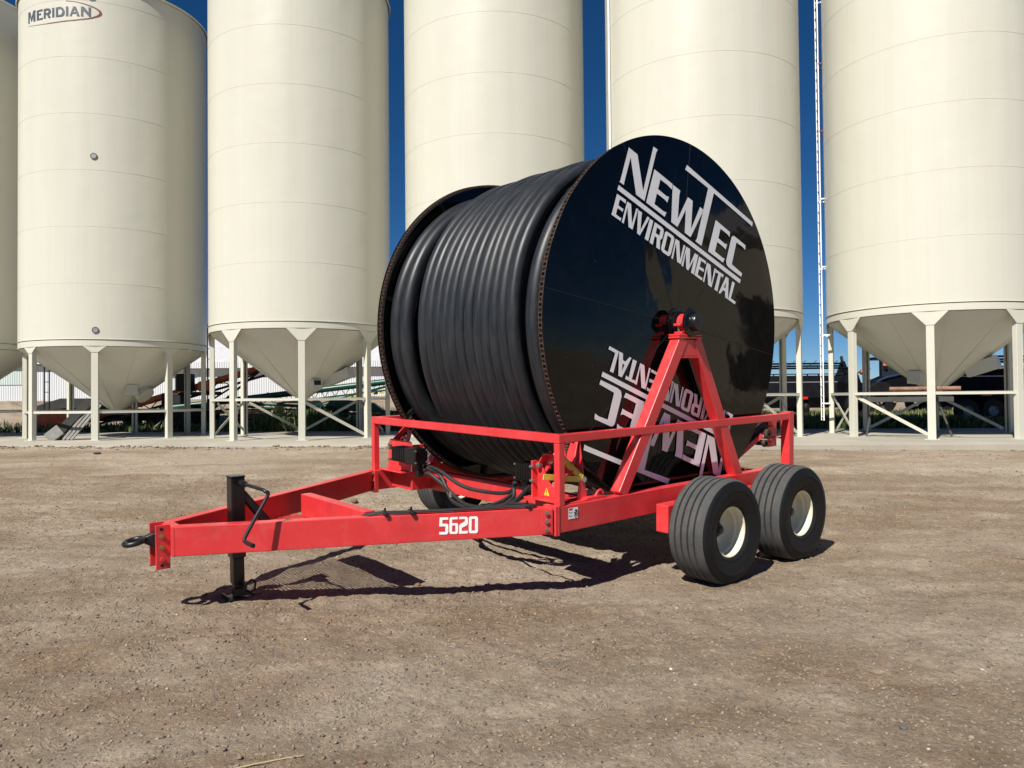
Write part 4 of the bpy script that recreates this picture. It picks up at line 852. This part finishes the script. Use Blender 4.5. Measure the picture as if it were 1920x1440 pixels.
# the shape mirrored by the reel disc is added near the end, unseen
# long white farm shed behind the left bins
sh = empty('farm_shed', (-28, 64, 1.7)); tag(sh, 'long white ribbed-metal farm shed with a grey roof behind the left bins', 'shed')
def sbox(nm, m, *a, **k): return MB().box(*a).build(nm, m, sh, **k)
sbox('wall', SHEETW, -24, 34, 0, 12, -1.6, 3.0)
for x0 in (-15.5, -9.5, -5.2, 1.5): MB().box(x0, x0 + 2.6, -.06, -.01, 1.4, 2.9).build('skylight_panel', TRANSL, sh)
for x0 in (-17, -12.2, -6.4): MB().box(x0, x0 + .12, -.08, -.01, -.3, 2.9).build('wall_trim', GREY, sh)
r_ = MB(); r_.add([(-25, -.5, 3.13), (35, -.5, 3.13), (35, 6, 6.2), (-25, 6, 6.2), (35, 13.2, 3.02), (-25, 13.2, 3.02), (-25, -.5, 3.1), (35, -.5, 3.1)], [(0, 1, 2, 3), (3, 2, 4, 5), (6, 7, 1, 0)]); r_.build('roof', SHEETG, sh)
MB().box(-3, 34, -.62, -.52, 2.62, 3.12).build('eave_fascia', SHEETW, sh); MB().box(-3, 34, -.5, -.02, 2.54, 2.60).build('canopy_soffit', SHADEG, sh)

def auger(name, label, p, q, r, m, tm, drop, wheels, hop=None, n=10, frame2=None):
    p, q = Vector(p), Vector(q); e = empty(name, tuple(p)); tag(e, label, 'grain auger', 'augers parked behind the bins'); P = Vector((0, 0, 0)); Q = q - p
    MB().cyl(P, Q, r, 18).build('auger_tube', m, e)
    d = Q.normalized(); t = MB(); dn_ = V(0, 0, -drop)
    a, b = P.lerp(Q, .12), P.lerp(Q, .93); t.bar(a + dn_, b + dn_, .07, .09)
    for k in range(n):
        u, v = a.lerp(b, k / n), a.lerp(b, (k + .5) / n), ; w_ = a.lerp(b, (k + 1) / n); t.bar(u + dn_, v, .03, .03); t.bar(v, w_ + dn_, .03, .03)
    t.build('truss', tm, e)
    for k in range(1, 6):
        c = P.lerp(Q, k / 6.2); MB().cyl(c - d * .03, c + d * .03, r * 1.18, 18).build('tube_flange', m, e)
    if hop: MB().prism([(-.75, -.15), (.55, -.15), (.75, .35), (.35, .75), (-.45, .62), (-.85, .2)], 'y', -.5, .5).build('intake_hopper', hop, e, bevel=.03)
    wx, gz = wheels
    mid = P.lerp(Q, wx); gz_ = zg(p.x + mid.x, p.y) - p.z
    for s in (-1, 1):
        c = Vector((mid.x, s * 1.1, gz_ + .38)); MB().lathe([(.17, -.1), (.36, -.1), (.38, 0), (.36, .1), (.17, .1)], 'y', tuple(c), n=28).build('wheel', TYRE, e)
        MB().lathe([(.02, -.02), (.17, -.06), (.17, .06), (.02, .05)], 'y', tuple(c), n=20).build('wheel_rim', tm, e)
        MB().bar(c, P.lerp(Q, min(.95, wx + .28)) + V(0, s * .1, -.1), .07, .07).bar(c, P.lerp(Q, wx - .12) + V(0, s * .1, -drop), .06, .06).build('undercarriage_leg', tm, e)
    MB().bar((mid.x, -1.1, gz_ + .38), (mid.x, 1.1, gz_ + .38), .08, .08).build('axle', tm, e)
    return e
oa = auger('grain_auger', 'orange grain auger slanting up behind the gap between the two left bins', (-18.1, 30.5, .62), (-8.2, 30.5, 3.42), .135, DKORANGE, BLKMATT, .34, (.52, 0), hop=DKORANGE)
e_ = MB().box(4.9, 5.5, -.75, -.25, 1.35, 2.05).build('engine', BLKMATT, oa, bevel=.04); MB().box(5.75, 6.2, -.7, -.3, 1.35, 1.75).build('fuel_tank', ORANGE, oa, bevel=.08); MB().cyl((5.2, -.5, 2.05), (5.2, -.5, 2.5), .05, 10).build('exhaust', BLKMATT, oa)
MB().box(4.3, 5.1, -.6, -.1, .85, 1.3).box(5.0, 6.6, -.55, -.35, 1.2, 1.34).build('engine_mount', BLKMATT, oa, bevel=.03)
ga = auger('grain_auger', 'long dark green grain auger running behind the second bin toward the reel', (-17.5, 38, 1.22), (-1.0, 38, 3.05), .155, GREEN, GREEN, .42, (.45, 0), n=26)
for k in range(7): MB().prism([(9.3 + .33 * k, .46 + .036 * k), (9.52 + .33 * k, .48 + .036 * k), (9.52 + .33 * k, .60 + .036 * k), (9.3 + .33 * k, .58 + .036 * k)], 'y', -.25, -.24).build('yellow_mark', YELLOW, ga)
gb = auger('grain_auger', 'low green grain auger frame lying near the weeds behind the second bin', (-13.6, 34, 1.62), (-4.4, 34, .95), .07, GREEN, GREEN, .18, (.62, 0), n=12)
MB().prism([(5.2, -.42), (8.0, -.60), (7.4, -.18), (5.6, .02)], 'y', -.3, .3).build('green_hopper', GREEN, gb, bevel=.03)
# rusty swath pickup left of it
pk = empty('pickup_header', (-10.3, 31, zg(-10.3, 31))); tag(pk, 'rusty red pickup reel with a yellow end, standing in the weeds behind the second bin', 'farm implement')
MB().box(-.75, .65, -.5, .5, .35, .42).box(-.7, .55, -.4, .4, .75, .80).build('deck', BLKMATT, pk)
for k in range(5): MB().cyl((-.72, -.45 + k * .02, .45 + k * .075), (.60, -.45 + k * .02, .47 + k * .075), .035, 10).build('roller', RUSTRED, pk)
MB().prism([(.60, .25), (.78, .35), (.92, .9), (.80, .92), (.66, .5)], 'y', -.55, .3).build('end_shield', YELLOW, pk)
for s in (-.6, .4): MB().box(s, s + .08, -.04, .04, -.02, .5).build('stand', BLKMATT, pk)
# dark concrete hopper wall
hp = MB().prism([(-22.6, -.4), (-22.6, 1.42), (-21.4, 1.78), (-20.0, 1.76), (-20.0, -.4)], 'y', 36, 38.5).build('feed_bunker', DGREY, bevel=.02); tag(hp, 'dark grey steel hopper wall with a sloping top behind the MERIDIAN bin', 'hopper')
# grey conveyor boots leaning against a leg
ct = empty('metal_chute', (-13.45, 22.9, PADZ)); tag(ct, 'grey steel conveyor chute leaning behind the front leg of the MERIDIAN bin', 'chute')
MB().bar((-.22, 0, .12), (.55, .45, 1.15), .34, .26, up=(-1, 0, .8)).build('trough', DGREY, ct, bevel=.01)
MB().bar((-.42, -.05, .02), (-.1, .05, .30), .42, .34, up=(-1, 0, .8)).build('boot', WGREY, ct, bevel=.01)
for k in range(3): MB().bar((.02 + .13 * k, -.15 - .02 * k, .01), (.62 + .13 * k, .35, 1.05), .05, .07, up=(-1, 0, .8)).build('slat', WGREY, ct, bevel=.004)
# climbing masts
for x, y, z1, lab in ((-20.5, 33.5, 4.2, 'thin black lattice mast standing behind the MERIDIAN bin legs'), (-13.1, 33.0, 4.9, 'thin black lattice mast behind the leftmost legs of the second bin')):
    e = empty('lattice_mast', (x, y, zg(x, y))); tag(e, lab, 'mast'); z1 -= e.location.z
    for s in (-.11, .11): MB().cyl((s, 0, 0), (s, 0, z1), .03, 8).build('stile', BLKMATT, e)
    z = .2; m = MB()
    while z < z1: m.bar((-.11, 0, z), (.11, 0, z), .03, .03); z += .45
    m.build('cross_bar', BLKMATT, e); MB().box(-.2, .0, -.1, .1, z1 - .45, z1 - .15).build('motor_box', BLKMATT, e)
# dirt mound left
md = MB(); rs = np.random.default_rng(3)
def mound(cx, cy, rx, ry, h, nm):
    vs = []; n = 40; m = 14
    for i in range(m + 1):
        for k in range(n):
            t = 2 * PI * k / n; f = i / m; r = f * (1 + .12 * math.sin(3 * t + 1) + .06 * math.sin(7 * t)); x = cx + rx * r * math.cos(t); y = cy + ry * r * math.sin(t)
            vs.append((x, y, zg(x, y) - .05 + h * (1 - f * f) ** 1.3 * (1 + .18 * math.sin(5 * x) * math.sin(4 * y))))
    o = MB().add(vs, [(i * n + k, i * n + (k + 1) % n, (i + 1) * n + (k + 1) % n, (i + 1) * n + k) for i in range(m) for k in range(n)], True).build(nm, GROUND); tag(o, kind='structure')
mound(-27, 41, 7, 4, .7, 'dirt_mound'); mound(-7.5, 46, 9, 4, .35, 'dirt_mound')
# black combine headers on the right
def header(x, y, L, z0, z1, zt, label, tines=True, endright=True):
    e = empty('combine_header', (x, y, zg(x, y))); tag(e, label, 'combine header', 'combine headers parked on the right'); g0 = e.location.z
    Z = lambda z: z - g0
    MB().prism([(-.7, Z(z0)), (-.9, Z(z0 + .5)), (-.55, Z(z1 - .25)), (-.35, Z(z1)), (.9, Z(z1)), (.9, Z(z0))], 'x', 0, L).build('body', NAVY, e, bevel=.03)
    MB().box(0, L, -.60, -.52, Z(z1 - .34), Z(z1 - .30)).build('trim_strip', GALV, e)
    MB().box(0, L, -.3, -.2, Z(z1 + .05), Z(z1 + .10)).build('top_rail', BLKMATT, e)
    k = 0
    while k * .55 < L: MB().box(k * .55, k * .55 + .05, -.28, -.22, Z(z1), Z(z1 + .05)).build('rail_stud', BLKMATT, e); k += 1
    for yy, zz in ((-.2, zt), (-.6, zt - .24), (.3, zt - .1)):
        bt = MB().cyl((.1, yy, Z(zz)), (L - .15, yy, Z(zz)), .045, 8)
        if tines:
            xx = .3
            while xx < L - .2: bt.tube([(xx, yy, Z(zz)), (xx + .03, yy - .06, Z(zz + .09)), (xx + .10, yy - .1, Z(zz + .15))], .014, 5); xx += .52
        bt.build('reel_bat', NAVY, e)
    for xx in ((0.2, L - .25) if tines else (L * .5, L - .3)):
        MB().prism([(-.8, Z(z1)), (-.55, Z(zt - .3)), (-.2, Z(zt + .12)), (.1, Z(zt + .1)), (.55, Z(zt - .4)), (.8, Z(z1))], 'x', xx, xx + .10).build('reel_end', NAVY, e, bevel=.02)
        MB().bar((xx + .05, -.3, Z(z1)), (xx + .05, .1, Z(zt + .35)), .10, .12).build('reel_arm', BLKMATT, e)
    for xx, mt in (((7.6, REFLR), (9.75, REFLY)) if tines else ((.75, REFLR), (2.0, REFLY), (2.75, REFLY), (6, REFLR))): MB().box(xx, xx + .42, -.935, -.90, Z(z0 + .42), Z(z0 + .54)).build('reflector', mt, e)
    for xx in (L * .18, L * .75):
        for yy in (-.4, .5):
            MB().lathe([(.2, -.12), (.40, -.12), (.44, -.05), (.44, .05), (.40, .12), (.2, .12)], 'x', (xx, yy, .44), n=32).lathe([(.2, -.12), (.40, -.12), (.44, -.05), (.44, .05), (.40, .12), (.2, .12)], 'x', (xx + .3, yy, .44), n=32).build('wheel', TYRE, e)
        MB().box(xx - .1, xx + .4, -.4, .5, .4, Z(z0) + .05).build('axle_frame', BLKMATT, e)
    return e
h1 = header(6.2, 37.5, 10.3, .98, 2.55, 3.14, 'long black combine header with tined reel bars, showing between the reel and the right-hand bin')
h2 = header(18.1, 31.5, 12.0, 1.08, 2.62, 3.12, 'black combine header on dual tyres behind the right side of the right-hand bin', tines=False)
# rear dual tyres with pale rims seen side-on under the right header
for nm, xx in (('transport_wheel', .95), ('transport_wheel', -.05)):
    o = MB().lathe([(.2, -.15), (.44, -.15), (.47, -.06), (.47, .06), (.44, .15), (.2, .15)], 'y', (xx, -1.25, .47), n=40).build(nm, TYRE, h2); MB().lathe([(.03, -.10), (.14, -.06), (.20, -.14), (.215, -.15)], 'y', (xx, -1.25, .47), n=32).build('transport_rim', GALV, o)
MB().box(-.4, 2.6, -1.1, -.7, .60, .75).build('transport_frame', BLKMATT, h2)
# windrower
tr = empty('windrower', (20.0, 40, zg(20.0, 40))); tag(tr, 'dark windrower tractor with sloping hood and MacDon lettering, behind the right-hand bin', 'windrower'); g0 = tr.location.z; Z = lambda z: z - g0
MB().prism([(-1.35, Z(1.25)), (-1.45, Z(1.95)), (-1.15, Z(2.25)), (-.2, Z(2.62)), (1.6, Z(2.75)), (1.9, Z(1.25))], 'y', -.7, .9).build('hood', NAVY, tr, bevel=.08)
MB().tube(spline([(-1.42, -.74, Z(2.02)), (-.9, -.74, Z(2.38)), (0, -.74, Z(2.62)), (1.2, -.74, Z(2.86))]), .06, 8).build('hood_rail', simple('navy_blue_tube', (.02, .035, .09), .3), tr)
cb = MB()
for x in (-.95, .55): 
    for y in (-.7, .8): cb.box(x - .05, x + .05, y - .05, y + .05, Z(2.4), Z(3.45))
cb.box(-1.05, .65, -.8, .9, Z(3.42), Z(3.55)); cab = cb.build('cab_frame', NAVY, tr, bevel=.02)
MB().box(-.90, .50, -.66, -.64, Z(2.5), Z(3.42)).build('cab_glass', GLASS, tr); MB().lathe([(.05, 0), (.11, .02), (.11, .16), (.02, .2)], 'z', (-.75, -.8, Z(3.05)), n=16).build('beacon', DKORANGE, tr)
MB().box(1.05, 1.2, -.78, -.72, Z(2.10), Z(2.62)).build('warning_panel', REFLR, tr)
vs, fs = text_polys('MacDon', .23); MB().add([(-1.12 + x, -.712, Z(1.90) + y) for x, y in vs], fs).build('maker_lettering', GALV, tr, fixn=False)
for x, s in ((-1.2, .85), (1.9, .6)):
    for y in (-1.1, 1.2): MB().lathe([(s * .4, -.2), (s * .93, -.2), (s, -.1), (s, .1), (s * .93, .2), (s * .4, .2)], 'y', (x, y, s - .02), n=36).build('wheel', TYRE, tr)
MB().box(-1.2, 2.0, -1.1, 1.2, .62, Z(1.4)).build('chassis', BLKMATT, tr)
for x, z in ((-1.35, 1.28), (-.55, 1.24), (.55, 1.08), (1.5, 1.12)): MB().sphere((x, -1.35, Z(z)), .09, 8).build('lamp', LAMPM, tr)
# rubber tyre and mirror beside the header
mi = empty('road_sprayer', (15.75, 34.5, zg(15.75, 34.5))); tag(mi, 'dark machine end with a round amber lamp, between the left legs of the right-hand bin', 'farm machine')
MB().prism([(-.75, .35), (-.8, 1.7), (-.55, 2.0), (-.2, 2.05), (.05, 1.3), (.1, .5)], 'y', -.4, .5).build('body', NAVY, mi, bevel=.05)
MB().lathe([(.2, -.16), (.5, -.16), (.56, -.06), (.56, .06), (.5, .16), (.2, .16)], 'y', (-.35, -.5, .56), n=32).build('wheel', TYRE, mi)
MB().tube([(-.4, -.3, 1.9), (-.1, -.35, 2.18), (.35, -.35, 2.28)], .03, 8).build('lamp_arm', BLKMATT, mi); MB().sphere((-.05, -.42, 2.12), .12, 10).build('amber_lamp', simple('amber_lens', (.30, .07, .02), .2), mi)
# things lying on the right bin's girts
o = MB().cyl((9.9, 19.95, 1.735), (11.3, 19.15, 1.735), .055, 12).build('rusty_pipe', WOOD); tag(o, 'rusty brown pipe lying across the cross-bar of the right-hand bin', 'pipe')
o = MB().bar((9.6, 20.6, 1.46), (11.6, 20.0, 1.46), .10, .13).bar((9.9, 20.6, 1.42), (10.2, 20.5, .98), .05, .05).bar((11.3, 20.2, 1.42), (11.6, 20.1, PADZ + .02), .05, .05).bar((9.75, 20.6, 1.42), (9.6, 20.65, PADZ + .02), .05, .05).build('steel_trestle', GREY, bevel=.006); tag(o, 'grey steel beam on thin legs under the cone of the right-hand bin', 'trestle')

# ------------------------------------------------------------------ vegetation
def blades(name, label, cat, n, reg, h0, h1, wd, m, lean=.35, leafy=False):
    xs, ys = reg(n); n = len(xs); z = zground(xs, ys, False); h = rng.uniform(h0, h1, n) * (0.55 + 0.9 * (vnoise(xs * .8, ys * .8, 6) + .5)); a = rng.random(n) * 2 * PI
    l = rng.normal(0, lean, n) * h; la = rng.random(n) * 2 * PI
    bx, by = np.cos(a) * wd, np.sin(a) * wd
    k = 3 if not leafy else 3
    P = np.zeros((n, 5, 3))
    P[:, 0] = np.c_[xs - bx, ys - by, z - .02]; P[:, 1] = np.c_[xs + bx, ys + by, z - .02]
    mx, my = xs + np.cos(la) * l * .35, ys + np.sin(la) * l * .35
    f = 1.0 if not leafy else 2.2
    P[:, 2] = np.c_[mx - bx * f, my - by * f, z + h * .55]; P[:, 3] = np.c_[mx + bx * f, my + by * f, z + h * .55]
    P[:, 4] = np.c_[xs + np.cos(la) * l, ys + np.sin(la) * l, z + h]
    V_ = P.reshape(-1, 3); b = np.arange(n)[:, None] * 5
    F = np.concatenate([b + np.array([[0, 1, 3]]), b + np.array([[0, 3, 2]]), b + np.array([[2, 3, 4]])], 0)
    me = bpy.data.meshes.new(name); me.vertices.add(len(V_)); me.vertices.foreach_set('co', V_.ravel()); me.loops.add(F.size); me.loops.foreach_set('vertex_index', F.ravel().astype(np.int32))
    me.polygons.add(len(F)); me.polygons.foreach_set('loop_start', (np.arange(len(F)) * 3).astype(np.int32)); me.update(); me.materials.append(m)
    o = bpy.data.objects.new(name, me); COL.objects.link(o); tag(o, label, cat, kind='stuff'); return o
def region(x0, x1, d0, d1, clump=0.0):
    def f(n):
        x = x0 + (x1 - x0) * rng.random(n); y = PADL(x) + d0 + (d1 - d0) * rng.random(n) ** 1.4
        if clump: k = vnoise(x * .7, y * .7, 8) + .5 > clump * rng.random(n) * 1.2; x, y = x[k], y[k]
        return x, y
    return f
blades('weeds', 'dark green weeds growing along the back of the pad behind the left bins', 'weeds', 26000, region(-9.5, 3, 8.4, 11.5, .6), .25, .75, .018, WEED, .4, True)
blades('weeds', 'sparse dark weeds in the shade behind the MERIDIAN bin', 'weeds', 5000, region(-24, -9.5, 8.4, 10.5, .8), .12, .45, .018, WEED, .4, True)
blades('weeds', 'dark green weeds growing along the back of the pad behind the right bins', 'weeds', 26000, region(3, 24, 8.4, 10.6, .8), .12, .42, .018, WEED, .4, True)
blades('grass', 'lighter green grass on the ground beyond the right bins', 'grass', 42000, region(5, 30, 9.5, 26, .3), .10, .32, .016, GRASS, .5)
blades('grass', 'thin grass on the brown ground beyond the second bin', 'grass', 9000, region(-16, 4, 10.5, 22, .9), .10, .30, .016, GRASS, .5)
def weed_plant(x, y, h, lab):
    e = empty('weed_plant', (x, y, float(zground(x, y)) if y < 17 else PADZ)); tag(e, lab, 'plant'); m = MB(); st = MB()
    for k in range(9):
        a = random.random() * 6.28; l = h * random.uniform(.5, 1); tip = (math.cos(a) * l * .6, math.sin(a) * l * .6, l); st.tube([(0, 0, 0), (tip[0] * .4, tip[1] * .4, l * .5), tip], .006, 5)
        for j in range(6):
            t = .3 + .7 * j / 6; c = Vector(tip) * t; b_ = random.random() * 6.28; d = Vector((math.cos(b_), math.sin(b_), .5)) * .10 * h / .4; s_ = Vector((-d.y, d.x, 0)) * .35
            m.add([c, c + d * .5 + s_, c + d, c + d * .5 - s_], [(0, 1, 2, 3)])
    m.build('leaves', WEED, e, fixn=False); st.build('stem', WEED, e)
weed_plant(-11.6, 28.0, .35, 'small pale weed growing behind the MERIDIAN bin pad'); weed_plant(-8.0, 26.9, .7, 'leafy weed bush at the back of the pad left of the second bin front leg'); weed_plant(9.6, 25.2, .6, 'leafy weed by the foot of the white bin ladder')
def bushes(name, label, n, reg, r0, r1, m, per=130):
    xs, ys = reg(n); vs = []; fs = []
    for x, y in zip(xs, ys):
        r = r0 + (r1 - r0) * random.random() ** 1.5; z0 = float(zground(x, y, False)); 
        for k in range(per):
            a = random.random() * 6.28; q = random.random() ** .5; hh = random.random(); px_ = x + math.cos(a) * r * q * (1 - .5 * hh); py_ = y + math.sin(a) * r * q * (1 - .5 * hh); pz = z0 + hh * r * 1.5
            d = Vector((random.gauss(0, 1), random.gauss(0, 1), random.gauss(.3, .8))).normalized() * random.uniform(.05, .11); s_ = d.orthogonal().normalized() * random.uniform(.015, .03)
            i = len(vs); c = Vector((px_, py_, pz)); vs += [c, c + d * .5 + s_, c + d, c + d * .5 - s_]; fs.append((i, i + 1, i + 2, i + 3))
    o = MB().add(vs, fs).build(name, m, fixn=False); tag(o, label, 'weeds', kind='stuff')
bushes('leafy_weeds', 'clumps of broad-leaved weeds among the grass behind the left bins', 26, region(-9.5, 2, 8.5, 9.8), .15, .45, WEED)
bushes('leafy_weeds', 'clumps of broad-leaved weeds among the grass behind the right bins', 34, region(4, 22, 8.5, 10.2), .15, .40, WEED)
# low black flatbed behind the first two bins
fb = empty('flatbed_trailer', (-14.9, 31.8, zg(-14.9, 31.8))); tag(fb, 'low black flatbed trailer in the shade behind the two left bins', 'trailer')
MB().box(-3.2, 2.6, -.9, .9, .58, .76).build('deck', BLKMATT, fb, bevel=.02); MB().box(-3.1, 2.5, -.5, -.4, .34, .58).box(-3.1, 2.5, .4, .5, .34, .58).build('chassis', BLKMATT, fb)
for x in (-.5, .45):
    for y in (-.95, .95): MB().lathe([(.15, -.11), (.34, -.11), (.37, -.04), (.37, .04), (.34, .11), (.15, .11)], 'y', (x, y, .36), n=28).lathe([(.02, -.05), (.15, -.10), (.15, .10), (.02, .05)], 'y', (x, y, .36), n=20).build('wheel', TYRE, fb)
for x in (-2.6, 1.6): MB().box(x, x + .5, -.7, .7, .77, 1.0).build('load_block', BLKMATT, fb, bevel=.03)
# far tree line
def treeline():
    vs = []; fs = []; n = 500
    for i in range(n):
        x = -260 + 560 * i / n; y = 420 + 25 * math.sin(i * .05); h = 1.4 + 4.2 * max(0, float(vnoise(np.array(x * .03), np.array(1.0), 3)) + .45) + 1.6 * float(vnoise(np.array(x * .4), np.array(2.0), 4)); z0 = float(zground(np.array(x), np.array(y), False)) - 1
        for yy, zz in ((y, z0), (y + 1, z0 + 1 + h * .7), (y + 5, z0 + 1 + h), (y + 12, z0 + h * .5), (y + 14, z0)): vs.append((x, yy, zz))
        if i:
            a, b = (i - 1) * 5, i * 5
            for k in range(4): fs.append((a + k, b + k, b + k + 1, a + k + 1))
    o = MB().add(vs, fs).build('distant_trees', FARG); tag(o, 'low dark line of trees along the far horizon', 'tree line', kind='stuff')
treeline()
# invented tan shed shape, unseen off to the right, added for the disc reflection
e = empty('reflection_stand_in', (46, 9.5, .2)); tag(e, 'invented tan shed shape beyond the right edge of the yard, added for the reel disc to mirror', 'shed')
MB().box(0, 14, 0, 17, -1.5, 10.5).build('wall', TAN, e); MB().prism([(-.5, 10.5), (17.5, 10.5), (8.5, 13.4)], 'x', -.4, 14.4).build('roof', SHEETG, e)
MB().box(-.06, -.01, 5, 12, -1, 6.2).build('door', GREY, e)
# loose rocks one can point at
rock(-0.84, 6.66, .030, 'brown clod on the ground under the drawbar, right of the mesh shadow', CLOD)
rock(-.30, 6.60, .018, 'dark stone right of the brown clod under the drawbar', DARKST)
rock(-2.27, 10.9, .05, 'rounded brown stone in the sunlit dirt just above the jack top', CLOD)
rock(-4.12, 8.4, .05, 'flat grey stone on the open dirt left of the jack', PALE, .35)
rock(-9.6, 17.6, .09, 'dark clod lying on the dirt near the left end of the pad', DARKST, .3)
rock(2.05, 4.05, .022, 'dark smooth stone near the bottom right of the yard', DARKST, .6)
rock(1.0, 4.9, .012, 'small white stone in the foreground right of centre', PALE, .7)
rock(2.35, 3.95, .014, 'tan pebble near the bottom edge right of the dark smooth stone', STONE, .6)
rock(-.75, 3.75, .020, 'brown pebble in the foreground left of centre', CLOD, .6)
o = MB().tube(spline([(-1.35, 3.66, -.155), (-1.25, 3.70, -.15), (-1.12, 3.76, -.152), (-1.05, 3.79, -.155)]), .0035, 5).build('straw', simple('dry_straw', (.45, .36, .2), .8)); tag(o, 'pale dry straw lying on the gravel at the bottom left', 'straw')
o.location.z = float(zground(np.array(-1.2), np.array(3.73))) + .162
